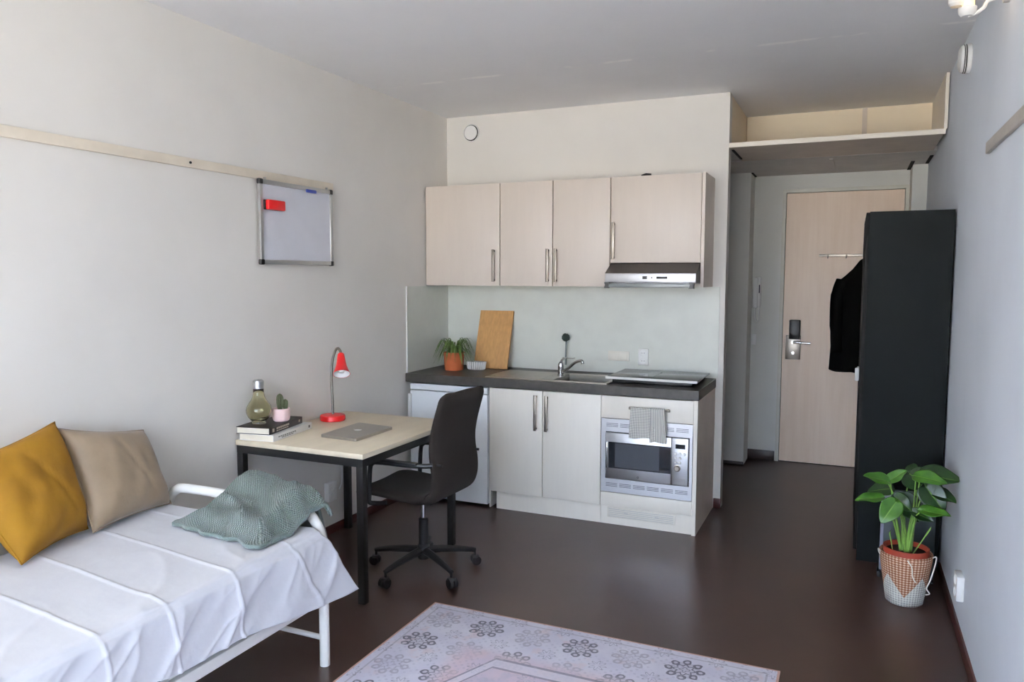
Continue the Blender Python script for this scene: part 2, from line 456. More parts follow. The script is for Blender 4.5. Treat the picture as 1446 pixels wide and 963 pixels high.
def smoothstep(a, b, x):
    t = max(0., min(1., (x-a)/(b-a))); return t*t*(3-2*t)
def catmull(pts, n=8):
    pts = [Vector(p) for p in pts]; out = []
    P = [pts[0]]+pts+[pts[-1]]
    for i in range(1, len(P)-2):
        for k in range(n):
            t = k/n; a, b, c, d = P[i-1], P[i], P[i+1], P[i+2]
            out.append(.5*((2*b)+(c-a)*t+(2*a-5*b+4*c-d)*t*t+(3*b-a-3*c+d)*t**3))
    out.append(pts[-1]); return out

# ------------------------------------------------------------------ room constants (metres)
XL, XR, YB, ZC = -2.92, .489, 5.32, 2.817
XP = -.787           # free end of the kitchen partition
YE = 6.94            # wall with the entrance door
YW = -1.8            # window wall behind the camera
ZH = 2.455           # lowered ceiling of the entrance

struct('floor', 'dark brown linoleum floor of the whole room', 'floor', bx(-3.05, .62, YW-.1, 7.4, -.1, 0), 'floor', smooth=0)
struct('ceiling', 'pale grey painted ceiling slab with a faint joint', 'ceiling', bx(-3.05, .62, YW-.1, 6.32, ZC, ZC+.1), 'ceiling', smooth=0)
struct('wall_left', 'long plain off-white wall behind bed and desk', 'wall', bx(XL-.1, XL, YW-.1, 5.42, 0, ZC), 'wall', smooth=0)
struct('wall_right', 'plain white wall tinted with cool skylight behind the potted plant', 'wall', bx(XR, XR+.1, YW-.1, 7.04, 0, ZC), 'wall_right', smooth=0)
struct('wall_back', 'off-white partition wall behind the kitchenette', 'wall', bx(XL, XP, YB, YB+.1, 0, ZC), 'wall', smooth=0)
# window wall (behind the camera): wide window above a parapet
wx0, wx1, wz0, wz1 = -2.75, .33, .45, 2.68
b = B(); b.box(XL, XR, YW-.1, YW, 0, wz0); b.box(XL, XR, YW-.1, YW, wz1, ZC)
b.box(XL, wx0, YW-.1, YW, wz0, wz1); b.box(wx1, XR, YW-.1, YW, wz0, wz1)
struct('wall_front', 'white wall around the wide window', 'wall', b, 'wall', smooth=0)
win = thing('window_1', 'wide window with white frame', 'window', (-1.2, YW, wz0), kind='structure')
b = B()
for x in (wx0+.03, -1.68, -.72, wx1-.03): b.box(x-.03, x+.03, YW-.07, YW-.01, wz0, wz1)
for z in (wz0+.03, wz1-.03): b.box(wx0, wx1, YW-.07, YW-.01, z-.03, z+.03)
obj('window_frame', b, 'frame', win)
obj('window_pane', bx(wx0+.05, wx1-.05, YW-.045, YW-.04, wz0+.05, wz1-.05), 'pane', win)

# entrance: recess on the left, end wall, piers, lowered ceiling, storage niche above
b = B(); b.box(-1.4, -1.3, YB+.1, 6.65, 0, ZH+.1); b.box(-1.3, -.8, 6.65, 7.04, 0, ZH)
struct('wall_hall_side', 'shaded side wall and pier of the entrance beside the intercom', 'wall', b, 'hallwall', smooth=0)
b = B(); b.box(-.8, -.57, YE, 7.04, 0, ZH+.1); b.box(.385, XR, YE, 7.04, 0, ZH+.1); b.box(-.57, .385, YE, 7.04, 2.335, ZH+.1)
struct('wall_end', 'white wall around the entrance door', 'wall', b, 'hallwall', smooth=0)
b = B(); b.box(-1.5, .6, 7.3, 7.4, 0, ZC); b.box(-1.5, -1.4, YB+.1, 7.3, 0, ZC); b.box(XR, XR+.1, 7.04, 7.3, 0, ZC)
struct('wall_corridor', 'plain corridor wall behind the entrance', 'wall', b, 'hallwall', smooth=0)
struct('ceiling_corridor', 'corridor ceiling behind the entrance', 'ceiling', bx(-1.5, .6, 6.32, 7.4, ZC, ZC+.1), 'ceiling', smooth=0)
struct('wall_pier', 'white pier between entrance door and side wall', 'wall', bx(.385, XR, 6.66, YE, 0, ZH), 'hallwall', smooth=0)
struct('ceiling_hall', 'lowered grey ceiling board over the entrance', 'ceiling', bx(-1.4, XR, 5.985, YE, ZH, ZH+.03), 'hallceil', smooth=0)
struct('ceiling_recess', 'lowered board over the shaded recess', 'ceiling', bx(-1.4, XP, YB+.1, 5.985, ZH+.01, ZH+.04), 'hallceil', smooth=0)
b = B(); b.box(XP-.1, XP-.003, YB+.1, 6.3, ZH+.045, ZC); b.box(XP, .466, 6.2, 6.3, ZH+.03, ZC)
struct('wall_niche', 'cream back and side walls of the storage niche', 'wall', b, 'niche', smooth=0)
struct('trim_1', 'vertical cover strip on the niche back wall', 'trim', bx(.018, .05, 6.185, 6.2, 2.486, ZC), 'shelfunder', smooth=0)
struct('trim_2', 'thin dark joint strip across the entrance ceiling', 'trim', bx(-.19, -.165, 6.1, 6.85, ZH-.004, ZH), 'hallceil', smooth=0)
t = thing('overhead_shelf', 'white storage shelf spanning the entrance below the ceiling', 'shelf', (-.15, YB, 2.456))
obj('front_edge', bx(XP+.001, .474, YB, YB+.02, 2.456, 2.486), 'shelfwhite', t, 'white front edge')
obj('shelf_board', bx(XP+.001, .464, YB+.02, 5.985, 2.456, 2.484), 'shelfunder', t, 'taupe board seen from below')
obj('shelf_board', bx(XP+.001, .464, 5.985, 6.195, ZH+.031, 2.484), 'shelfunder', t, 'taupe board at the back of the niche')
obj('side_panel', bx(.464, .482, YB, 6.2, 2.486, ZC-.002), 'shelfwhite', t, 'white upright panel at the wall end')
# black strips that paint the shade of gaps along the lowered ceiling's edges
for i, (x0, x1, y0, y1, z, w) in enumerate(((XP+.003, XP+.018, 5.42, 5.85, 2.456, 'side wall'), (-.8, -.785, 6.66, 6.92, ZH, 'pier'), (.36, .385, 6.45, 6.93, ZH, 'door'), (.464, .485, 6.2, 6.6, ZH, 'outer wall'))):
    struct('trim_%d' % (3+i), 'narrow black strip painting a gap shadow in the entrance ceiling next to the '+w, 'trim', bx(x0, x1, y0, y1, z-.006, z), 'void', smooth=0)

# door
dr = thing('door_1', 'pale maple entrance door with white frame and card lock', 'door', (-.09, YE, 0), kind='structure')
b = B(); b.box(-.57, -.541, YE-.015, YE+.09, 0, 2.335); b.box(.358, .385, YE-.015, YE+.09, 0, 2.335); b.box(-.541, .358, YE-.015, YE+.09, 2.305, 2.335)
b.box(-.541, -.51, YE+.045, YE+.09, 0, 2.305); b.box(.327, .358, YE+.045, YE+.09, 0, 2.305); b.box(-.51, .327, YE+.045, YE+.09, 2.27, 2.305)
obj('door_frame', b, 'frame', dr, 'off-white frame')
obj('door_leaf', bx(-.537, .354, YE+.002, YE+.042, .006, 2.301), 'door', dr, 'pale maple leaf')
obj('threshold', bx(-.541, .358, YE, YE+.08, 0, .005), 'void', dr, 'dark gap under the leaf')
lk = obj('lock_plate', bx(-.51, -.39, YE-.008, YE+.002, .895, 1.10, bev=.003), 'nickel', dr, 'steel plate')
obj('card_reader', bx(-.485, -.395, YE-.035, YE-.008, 1.07, 1.235, bev=.008), 'blackplastic', lk, 'black card reader')
b = B(); b.cyl((-.45, YE-.008, 1.045), (-.45, YE-.055, 1.045), .014); b.tube([(-.45, YE-.05, 1.045), (-.42, YE-.055, 1.045), (-.31, YE-.055, 1.04)], .011)
obj('door_handle', b, 'chrome', lk, 'bright lever')
obj('key_cylinder', B().cyl((-.45, YE-.008, .95), (-.45, YE-.018, .95), .014), 'chrome', lk)

# skirting
struct('baseboard_left', 'dark red skirting along the long wall', 'baseboard', bx(XL, XL+.012, YW, 4.68, 0, .055, bev=.003), 'base')
struct('baseboard_right', 'dark red skirting along the plain right wall', 'baseboard', bx(XR-.012, XR, YW, 4.64, 0, .055, bev=.003), 'base')
struct('baseboard_partition', 'short dark red skirting at the partition end', 'baseboard', bx(-.832, XP+.004, YB-.012, YB, 0, .07, bev=.003), 'base')
struct('baseboard_hall', 'dark brown skirting beside the entrance door', 'baseboard', bx(-.8, -.575, YE-.014, YE, 0, .085, bev=.003), 'basehall')
struct('baseboard_pier', 'dark brown skirting round the pier by the intercom', 'baseboard', bx(-1.3, -.798, 6.636, 6.65, 0, .03, bev=.003), 'basehall')
struct('trim_7', 'cream wooden picture rail along the long wall', 'trim', bx(XL, XL+.016, YW, 3.86, 2.113, 2.158, bev=.003), 'rail')
struct('trim_8', 'short grey picture rail on the plain right wall', 'trim', bx(XR-.016, XR, YW, 3.68, 2.1, 2.146, bev=.003), 'railgrey')
t = thing('rail_screw', 'tiny dark screw head in the cream picture rail', 'screw', (XL+.016, 2.757, 2.136))
obj('screw_head', B().cyl((XL+.016, 2.757, 2.136), (XL+.021, 2.757, 2.136), .006), 'black', t)

# splash panels
struct('trim_9', 'grey-white splash panel on the back wall over the worktop', 'trim', bx(XL+.006, -.822, YB-.006, YB, .905, 1.53), 'panel', smooth=0)
struct('trim_10', 'grey splash panel on the side wall at the worktop end', 'trim', bx(XL, XL+.006, 4.705, YB, .905, 1.525), 'panel', smooth=0)
struct('trim_11', 'thin white end strip of the side splash panel', 'trim', bx(XL, XL+.009, 4.697, 4.705, .905, 1.527), 'white', smooth=0)

# vent and smoke detector
t = thing('wall_vent', 'round white wall vent over the kitchen cabinets', 'vent', (-2.706, YB, 2.689))
Mv = Matrix.Translation((-2.706, YB, 2.689)) @ Matrix.Rotation(R(90), 4, 'X')
obj('outer_ring', B().lathe([(.059, 0), (.066, 0), (.067, .006), (.065, .011), (.061, .011), (.059, .006)], M4=Mv), 'white', t)
obj('inner_disc', B().lathe([(0, .012), (0.001, .024), (.044, .024), (.052, .021), (.054, .016), (.05, .012), (0, .012)], M4=Mv), 'white', t)
obj('gap_ring', B().lathe([(0, .002), (.0592, .002), (.0592, .004), (0, .004)], M4=Mv), 'void', t, 'dark gap between ring and disc')
t = thing('smoke_detector', 'round white smoke detector high on the plain right wall', 'smoke detector', (XR, 4.44, 2.67))
Ms = Matrix.Translation((XR, 4.44, 2.67)) @ Matrix.Rotation(R(-90), 4, 'Y')
obj('housing', B().lathe([(0, 0), (.066, 0), (.07, .004), (.07, .02), (.066, .022), (.066, .026), (.068, .028), (.066, .03), (.066, .034), (.062, .045), (.045, .054), (0, .056)], M4=Ms, seg=40), 'white', t)
obj('vent_slot', B().lathe([(.0665, .022), (.0685, .0225), (.0685, .0255), (.0665, .026)], M4=Ms, seg=40), 'void', t, 'dark slot')
obj('vent_slot', B().lathe([(.066, .030), (.0677, .0305), (.0677, .0335), (.066, .034)], M4=Ms, seg=40), 'void', t, 'dark slot')

# wall lamp (lit)
t = thing('wall_lamp', 'lit white wall lamp near the ceiling with a warm bulb', 'lamp', (XR, 3.4, 2.66))
obj('wall_plate', B().cyl((XR, 3.4, 2.66), (XR-.02, 3.4, 2.66), .05, seg=28), 'white', t)
obj('arm', B().tube(catmull([(XR-.02, 3.4, 2.66), (.455, 3.4, 2.632), (.42, 3.4, 2.622), (.408, 3.4, 2.600), (.385, 3.4, 2.584), (.357, 3.4, 2.578)]), .007), 'white', t)
obj('holder', B().lathe([(0, 0), (.02, 0), (.03, .012), (.032, .03), (.03, .032), (.026, .016), (0, .014)], .355, 3.4, cz=2.575), 'white', t)
obj('bulb', B().lathe([(0, 0), (.018, 0), (.021, .01), (.021, .11), (.016, .13), (0, .135)], .357, 3.4, cz=2.59), 'glow', t, 'glowing warm bulb')
obj('side_shade', B().lathe([(.02, 0), (.028, .01), (.03, .06), (.027, .06), (.018, .006)], .318, 3.4, cz=2.615), 'white', t, 'white cup')

# ------------------------------------------------------------------ kitchenette
def bar_handle(x, y, z0, z1, parent, name='handle', horizontal=False, m='nickel'):
    b = B()
    b.box(x-.0095, x+.0095, y-.034, y-.024, z0, z1, bev=.003)
    for z in (z0+.012, z1-.012): b.box(x-.005, x+.005, y-.026, y, z-.006, z+.006)
    return obj(name, b, m, parent, 'satin metal bar handle')
YU = 4.97
def carcass(x0, x1, y0, y1, z0, z1, top=True):
    b = B(); w = .016
    b.box(x0, x0+w, y0, y1, z0, z1); b.box(x1-w, x1, y0, y1, z0, z1)
    b.box(x0+w, x1-w, y0, y1, z0, z0+w); b.box(x0+w, x1-w, y1-.01, y1, z0+w, z1)
    if top: b.box(x0+w, x1-w, y0, y1-.01, z1-w, z1)
    return b
G = 'cream wall cabinets over the worktop'
upper = [(-2.912, -2.306, 1.532, [('L', -2.912, -2.306, -2.348)], 'wide cream wall cabinet in the corner over the plant pot'),
         (-2.304, -1.494, 1.532, [('L', -2.304, -1.905, -1.935), ('R', -1.903, -1.494, -1.875)], 'cream wall cabinet with a pair of doors in the middle of the row')]
for x0, x1, z0, doors, lab in upper:
    t = thing('wall_cabinet', lab, 'cabinet', ((x0+x1)/2, YB, z0), group=G)
    obj('carcass', carcass(x0, x1, YU+.02, YB-.001, z0, 2.255), 'side', t)
    for _, a, c, hx in doors:
        d = obj('door', bx(a+.002, c-.002, YU, YU+.018, z0, 2.255, bev=.0015), 'front', t)
        bar_handle(hx, YU, z0+.028, z0+.258, d)
t = thing('wall_cabinet', 'short cream wall cabinet over the cooker hood', 'cabinet', (-1.18, YB, 1.69), group=G)
obj('carcass', carcass(-1.49, -.893, YU+.02, YB-.001, 1.69, 2.255), 'side', t)
obj('side_panel', bx(-.8925, -.872, YU-.002, YB-.001, 1.532, 2.257), 'side', t, 'taupe end panel running lower than the door')
obj('side_panel_edge', bx(-.8925, -.872, YU-.004, YU-.002, 1.532, 2.257), 'front', t, 'cream front edge of the end panel')
d = obj('door', bx(-1.488, -.896, YU, YU+.018, 1.69, 2.255, bev=.0015), 'front', t)
bar_handle(-1.467, YU, 1.715, 1.958, d)
single('cable_clip', 'small black object lying on top of the short wall cabinet', 'clip', B().tube([(-1.30, 5.02, 2.262), (-1.27, 5.02, 2.268), (-1.235, 5.02, 2.266)], [.006, .009, .006]), 'blackplastic')

# cooker hood
t = thing('cooker_hood', 'slim dark cooker hood with silver control strip under the wall cabinet', 'cooker hood', (-1.19, YB, 1.545))
hx0, hx1, hy = -1.487, -.895, 4.84
obj('hood_body', B().prism([(YB-.01, 1.688), (4.975, 1.688), (hy+.004, 1.622), (hy+.004, 1.56), (YB-.01, 1.56)], 'x', hx0, hx1), 'hoodbrown', t, smooth=0)
fp = obj('control_strip', bx(hx0+.002, hx1-.002, hy-.004, hy+.004, 1.562, 1.620, bev=.002), 'steel', t, 'silver strip')
obj('switch', bx(-1.235, -1.205, hy-.008, hy-.004, 1.583, 1.602, bev=.001), 'blackplastic', fp)
obj('slide_switch', bx(-1.145, -1.075, hy-.007, hy-.004, 1.585, 1.600, bev=.001), 'blackplastic', fp)
obj('indicator', B().cyl((-1.175, hy-.004, 1.592), (-1.175, hy-.007, 1.592), .005), 'slot', fp)
obj('visor', bx(hx0+.02, hx1-.03, hy-.012, hy+.05, 1.529, 1.556, bev=.002), 'visor', t, 'smoked grey visor')
for x in (hx0+.012, hx1-.03):
    obj('visor_clip', B().prism([(x-.012, 1.561), (x+.022, 1.561), (x+.018, 1.54), (x+.018, 1.524), (x-.014, 1.524), (x-.006, 1.544)], 'y', hy-.016, hy+.01), 'blackplastic', t)
obj('filter', bx(hx0+.03, hx1-.03, hy+.06, YB-.03, 1.553, 1.562), 'steel', t)

# worktop with sink cut-out
YF = 4.69
sx0, sx1, sy0, sy1 = -1.815, -1.455, 4.745, 5.085
b = B(); b.box(XL+.006, sx0, 4.672, YB-.006, .845, .905); b.box(sx1, -.833, 4.672, YB-.006, .845, .905)
b.box(sx0, sx1, 4.672, sy0, .845, .905); b.box(sx0, sx1, sy1, YB-.006, .845, .905)
single('worktop', 'charcoal grey kitchen worktop along the back wall', 'worktop', b, 'worktop', smooth=0)
t = thing('kitchen_sink', 'inset steel sink with ribbed drainboard in the worktop', 'sink', (-1.85, 4.92, .905))
b = B(); ex0, ex1, ey0, ey1 = -2.30, -1.425, 4.715, 5.13
z0, z1 = .905, .9095
b.box(ex0, sx0, ey0, ey1, z0, z1); b.box(sx1, ex1, ey0, ey1, z0, z1); b.box(sx0, sx1, ey0, sy0, z0, z1); b.box(sx0, sx1, sy1, ey1, z0, z1)
for (a0, a1, c0, c1) in ((ex0, ex1, ey0, ey0+.008), (ex0, ex1, ey1-.008, ey1), (ex0, ex0+.008, ey0, ey1), (ex1-.008, ex1, ey0, ey1)): b.box(a0, a1, c0, c1, z1, z1+.002)
obj('sink_deck', b, 'sink', t)
b = B()
for i in range(8): b.box(-2.26, -1.9, 4.77+i*.042, 4.782+i*.042, z1, z1+.0018)
obj('drain_ribs', b, 'sink', t)
b = B(); w = .003; zb = .765
b.box(sx0, sx0+w, sy0, sy1, zb, z1); b.box(sx1-w, sx1, sy0, sy1, zb, z1); b.box(sx0, sx1, sy0, sy0+w, zb, z1); b.box(sx0, sx1, sy1-w, sy1, zb, z1); b.box(sx0, sx1, sy0, sy1, zb-w, zb)
bw = obj('bowl', b, 'sink', t)
obj('drain', B().cyl((-1.635, 4.91, zb), (-1.635, 4.91, zb+.004), .03), 'chrome', bw)
# mixer tap
t = thing('mixer_tap', 'chrome mixer tap with raised spout beside the sink bowl', 'tap', (-1.835, 4.98, .9095))
tx, ty = -1.84, 4.98
obj('tap_base', B().lathe([(0, 0), (.026, 0), (.026, .006), (.021, .012), (.021, .06), (.022, .075), (.018, .09), (0, .094)], tx, ty, cz=.9095, seg=24), 'chrome', t)
obj('lever', B().tube([(tx, ty, 1.0), (tx+.004, ty+.012, 1.018), (tx+.02, ty+.06, 1.03)], [.013, .009, .006]), 'chrome', t)
obj('spout', B().tube(catmull([(tx+.01, ty-.01, .94), (tx+.06, ty-.03, .965), (tx+.12, ty-.05, 1.012), (tx+.165, ty-.065, 1.028), (tx+.18, ty-.07, 1.022), (tx+.183, ty-.07, 1.008)]), .0105), 'chrome', t)
t = thing('dish_brush', 'dish brush with dark green round head standing behind the tap', 'brush', (-1.915, 5.285, .985))
obj('brush_handle', B().tube([(-1.918, 5.29, .95), (-1.917, 5.29, 1.03), (-1.914, 5.29, 1.135)], [.008, .006, .007]), 'brushgrey', t)
b = B(); bmesh.ops.create_icosphere(b.bm, subdivisions=3, radius=.03)
for v in b.bm.verts:
    v.co *= 1+.18*(noise.noise(v.co*260)); v.co += Vector((-1.914, 5.278, 1.153))
obj('bristle_head', b, 'brushgreen', t, 'dark green bristles')
t = thing('brush_holder', 'thin metal wire holder on the splash panel behind the tap', 'holder', (-1.90, YB-.006, 1.0))
obj('wire_ring', B().tube([(-1.94, 5.314, 1.0), (-1.94, 5.278, 1.0), (-1.90, 5.278, 1.0), (-1.855, 5.278, 1.0), (-1.855, 5.314, 1.0)], .0022), 'nickel', t)

# switches and sockets on the back splash
t = thing('wall_switch', 'pale double wall switch over the worktop', 'switch', (-1.522, YB-.006, 1.03))
obj('cover_plate', bx(-1.60, -1.443, YB-.014, YB-.006, .995, 1.065, bev=.003), 'ivory', t)
for x in (-1.56, -1.483): obj('rocker', bx(x-.027, x+.027, YB-.018, YB-.013, 1.003, 1.057, bev=.002), 'ivory', t)
def socket_vertical(x, z0, z1, y, par):
    obj('cover_plate', bx(x-.037, x+.037, y-.014, y, z0, z1, bev=.004), 'white', par)
    for z in ((z0*.74+z1*.26), (z0*.26+z1*.74)):
        Ms = Matrix.Translation((x, y-.014, z)) @ Matrix.Rotation(R(90), 4, 'X')
        o = obj('outlet', B().lathe([(.024, 0), (.024, .004), (.02, .004), (.019, .0005), (0, .0005)], M4=Ms, seg=24), 'white', par)
        b = B(); b.cyl((x-.008, y-.0145, z), (x-.008, y-.0155, z), .0028, seg=8); b.cyl((x+.008, y-.0145, z), (x+.008, y-.0155, z), .0028, seg=8)
        obj('pin_hole', b, 'slot', o)
t = thing('wall_socket', 'white double socket on the splash panel behind the hob', 'socket', (-1.34, YB-.006, 1.03))
socket_vertical(-1.34, .973, 1.09, YB-.006, t)

# portable hob
t = thing('hob', 'portable black glass hob with white front trim on the worktop', 'hob', (-1.16, 5.02, .905))
obj('hob_body', bx(-1.425, -.9, 4.83, 5.23, .9055, .936, bev=.004), 'blackplastic', t)
obj('glass_top', bx(-1.457, -.866, 4.792, 5.26, .938, .948, bev=.002), 'glassblack', t, 'black glass plate')
obj('front_trim', bx(-1.459, -.864, 4.784, 4.792, .934, .9495, bev=.002), 'white', t, 'white trim bar')
obj('control_zone', bx(-1.24, -1.17, 4.9, 5.16, .948, .9484), 'mwglass', t)

# base cabinets
def plinth(x0, x1, par): return obj('plinth', bx(x0, x1, YF+.002, YF+.018, 0, .122), 'frontlow', par)
t = thing('base_cabinet', 'cream base cabinet with two doors under the sink', 'cabinet', (-1.85, YF, 0), group='kitchen base units')
obj('carcass', carcass(-2.246, -1.452, YF+.004, YB-.02, .125, .843, top=False), 'side', t)
for a, c, hx in ((-2.244, -1.857, -1.9), (-1.853, -1.452, -1.822)):
    d = obj('door', bx(a, c, YF-.016, YF+.002, .124, .84, bev=.0015), 'frontlow', t)
    bar_handle(hx, YF-.016, .575, .815, d)
plinth(-2.2, -1.452, t)
t = thing('oven_cabinet', 'cream oven housing unit at the free end of the kitchenette', 'cabinet', (-1.15, YF, 0), group='kitchen base units')
b = B(); b.box(-1.45, -1.434, YF+.004, YB-.02, .125, .843); b.box(-1.434, -.862, YF+.004, YB-.02, .2, .216); b.box(-1.434, -.862, YB-.03, YB-.02, .216, .843); b.box(-1.434, -.862, YF+.004, YB-.03, .70, .716)
obj('carcass', b, 'side', t)
obj('end_panel', bx(-.861, -.8365, YF+.002, YB-.002, 0, .844), 'side', t, 'taupe end panel')
obj('end_panel_edge', bx(-.861, -.8365, YF-.016, YF+.002, .0, .844), 'frontlow', t, 'cream front edge of the end panel')
dfr = obj('drawer_front', bx(-1.449, -.8625, YF-.016, YF+.002, .697, .84, bev=.0015), 'frontlow', t)
b = B(); b.tube([(-1.252, YF-.05, .776), (-1.008, YF-.05, .776)], .0055); b.cyl((-1.246, YF-.05, .776), (-1.246, YF-.014, .776), .005); b.cyl((-1.014, YF-.05, .776), (-1.014, YF-.014, .776), .005)
b.cyl((-1.258, YF-.05, .776), (-1.246, YF-.05, .776), .0085); b.cyl((-1.014, YF-.05, .776), (-1.0, YF-.05, .776), .0085)
obj('handle', b, 'nickel', dfr, 'satin metal towel bar')
obj('lower_panel', bx(-1.449, -.8625, YF-.016, YF+.002, .126, .212, bev=.0015), 'frontlow', t)
pl = plinth(-1.45, -.862, t)
gr = B(); gr.box(-1.405, -.965, YF-.002, YF+.003, .045, .112, bev=.001)
gp = obj('plinth_grille', gr, 'ivory', t, 'pale vent grille')
b = B()
for i in range(5): b.box(-1.395, -.975, YF-.0035, YF-.002, .053+i*.0115, .056+i*.0115)
for x in (-1.28, -1.08): b.box(x-.012, x+.012, YF-.0055, YF-.002, .078, .083)
obj('grille_slot', b, 'alum', gp)

# built-in microwave
t = thing('microwave', 'built-in steel microwave oven under the checked towel', 'microwave', (-1.15, 4.67, .217))
ym = 4.672
b = B()
X0, X1, Z0, Z1 = -1.446, -.8635, .217, .694; i0, i1, k0, k1 = -1.417, -.881, .305, .611
b.box(X0, X1, ym, ym+.01, k1, Z1); b.box(X0, X1, ym, ym+.01, Z0, k0); b.box(X0, i0, ym, ym+.01, k0, k1); b.box(i1, X1, ym, ym+.01, k0, k1)
fr = obj('trim_frame', b, 'steel', t, smooth=0)
b = B()
for g in range(6):
    xa = -1.412+g*.0895
    for j in range(3): b.box(xa, xa+.076, ym-.001, ym+.002, .2545+j*.0095, .2575+j*.0095)
obj('vent_grille', b, 'slot', fr, 'dark lower vent slots')
b = B()
for g in range(6):
    xa = -1.412+g*.0895
    for j in range(3): b.box(xa, xa+.076, ym-.001, ym+.002, .643+j*.0095, .646+j*.0095)
obj('vent_grille', b, 'slot', fr, 'dark upper vent slots')
obj('cavity_box', bx(i0+.001, i1-.001, ym+.006, ym+.4, k0+.001, k1-.001), 'blackplastic', t)
dd = obj('oven_door', bx(i0+.006, -.991, ym-.012, ym+.005, k0+.006, k1-.006, bev=.002), 'steel', t)
obj('window', bx(-1.392, -.9925, ym-.0135, ym-.011, .378, .547), 'mwglass', dd, 'dark glass window')
obj('window_screen', bx(-1.35, -1.065, ym-.0142, ym-.0134, .386, .54), 'mwmesh', dd, 'grey mesh behind the window')
b = B(); b.box(-1.404, -1.395, ym-.034, ym-.026, .38, .55, bev=.002); b.box(-1.403, -1.396, ym-.028, ym-.01, .385, .395); b.box(-1.403, -1.396, ym-.028, ym-.01, .535, .545)
obj('door_handle', b, 'chrome', dd)
obj('maker_mark', B().lathe([(.004, 0), (.006, 0), (.006, .0012), (.004, .0012)], M4=Matrix.Translation((-1.199, ym-.012, .333)) @ Matrix.Rotation(R(90), 4, 'X'), seg=16), 'slot', dd)
cp = obj('control_panel', bx(-.988, i1-.006, ym-.012, ym+.005, k0+.006, k1-.006, bev=.002), 'steel', t)
obj('display', bx(-.965, -.905, ym-.0135, ym-.011, .541, .57), 'glassblack', cp, 'black display')
for (x, z) in ((-.963, .509), (-.936, .509), (-.909, .509), (-.963, .482), (-.936, .482), (-.963, .455), (-.936, .455)):
    obj('button', B().lathe([(.0, .007), (.006, .007), (.0085, .004), (.009, 0)], M4=Matrix.Translation((x, ym-.012, z)) @ Matrix.Rotation(R(90), 4, 'X'), seg=16), 'white', cp)
obj('dial', B().lathe([(0, .018), (.013, .018), (.016, .015), (.017, .003), (.021, .002), (.021, 0)], M4=Matrix.Translation((-.952, ym-.012, .418)) @ Matrix.Rotation(R(90), 4, 'X'), seg=24), 'nickel', cp)
b = B()
for (a0, a1, c0, c1) in ((-.973, -.903, .35, .352), (-.973, -.903, .322, .324), (-.973, -.971, .322, .352), (-.905, -.903, .322, .352)): b.box(a0, a1, ym-.0128, ym-.011, c0, c1)
obj('door_button', b, 'alum', cp)

# towel over the bar
def towel_fn(x0, x1, xb0, xb1, zt, zbt, y, amp, ph):
    def f(u, v):
        # v: 0 back hem .. top .. 1 front hem
        if v < .3: t_ = (v/.3); z = zbt+.06+(zt-zbt-.06)*t_; yy = y+.016; q = 1-t_
        elif v < .4:
            a = (v-.3)/.1*PI; z = zt+.008*math.sin(a); yy = y+.016*math.cos(a)-.0; q = 0
        else: t_ = (v-.4)/.6; z = zt-(zt-zbt)*t_; yy = y-.016; q = t_
        xl = x0+(xb0-x0)*q; xr = x1+(xb1-x1)*q
        x = xl+(xr-xl)*u
        yy += -amp*q*(.5+.5*math.sin(u*9+ph)) if v >= .4 else 0
        return (x, yy, z-.004*q*math.sin(u*6+ph))
    return f
t = thing('tea_towel', 'grey checked tea towel hanging on the bar over the microwave', 'towel', (-1.13, YF-.05, .776))
obj('cloth', B().shell(towel_fn(-1.242, -1.09, -1.25, -1.085, .777, .594, YF-.05, .012, .4), .002, 26, 40), 'towel', t)
obj('folded_end', B().shell(towel_fn(-1.115, -1.03, -1.115, -1.015, .779, .577, YF-.054, .016, 2.2), .0022, 20, 40), 'towelstripe', t, 'striped folded side')

# under-counter fridge
t = thing('fridge', 'white under-counter fridge behind the desk', 'fridge', (-2.565, 4.69, 0))
obj('cabinet_body', bx(-2.872, -2.262, 4.72, 5.28, .02, .836, bev=.004), 'fridge', t)
obj('top_trim', bx(-2.874, -2.26, 4.668, 4.72, .793, .836, bev=.005), 'fridge', t)
d = obj('door', bx(-2.874, -2.26, 4.668, 4.716, .022, .787, bev=.006), 'fridge', t)
obj('handle', B().box(-2.874, -2.858, 4.636, 4.668, .585, .765, bev=.006), 'white', d)
b = B(); b.box(-2.645, -2.607, 4.6665, 4.6685, .708, .712); b.box(-2.632, -2.626, 4.6665, 4.6685, .702, .718)
obj('badge', b, 'slot', d)
for x in (-2.84, -2.3): obj('foot', B().cyl((x, 4.76, 0), (x, 4.76, .024), .018), 'blackplastic', t)
struct('trim_12', 'narrow white filler strip between fridge and base cabinet', 'trim', bx(-2.257, -2.249, 4.695, 5.2, 0, .843), 'frontlow', smooth=0)

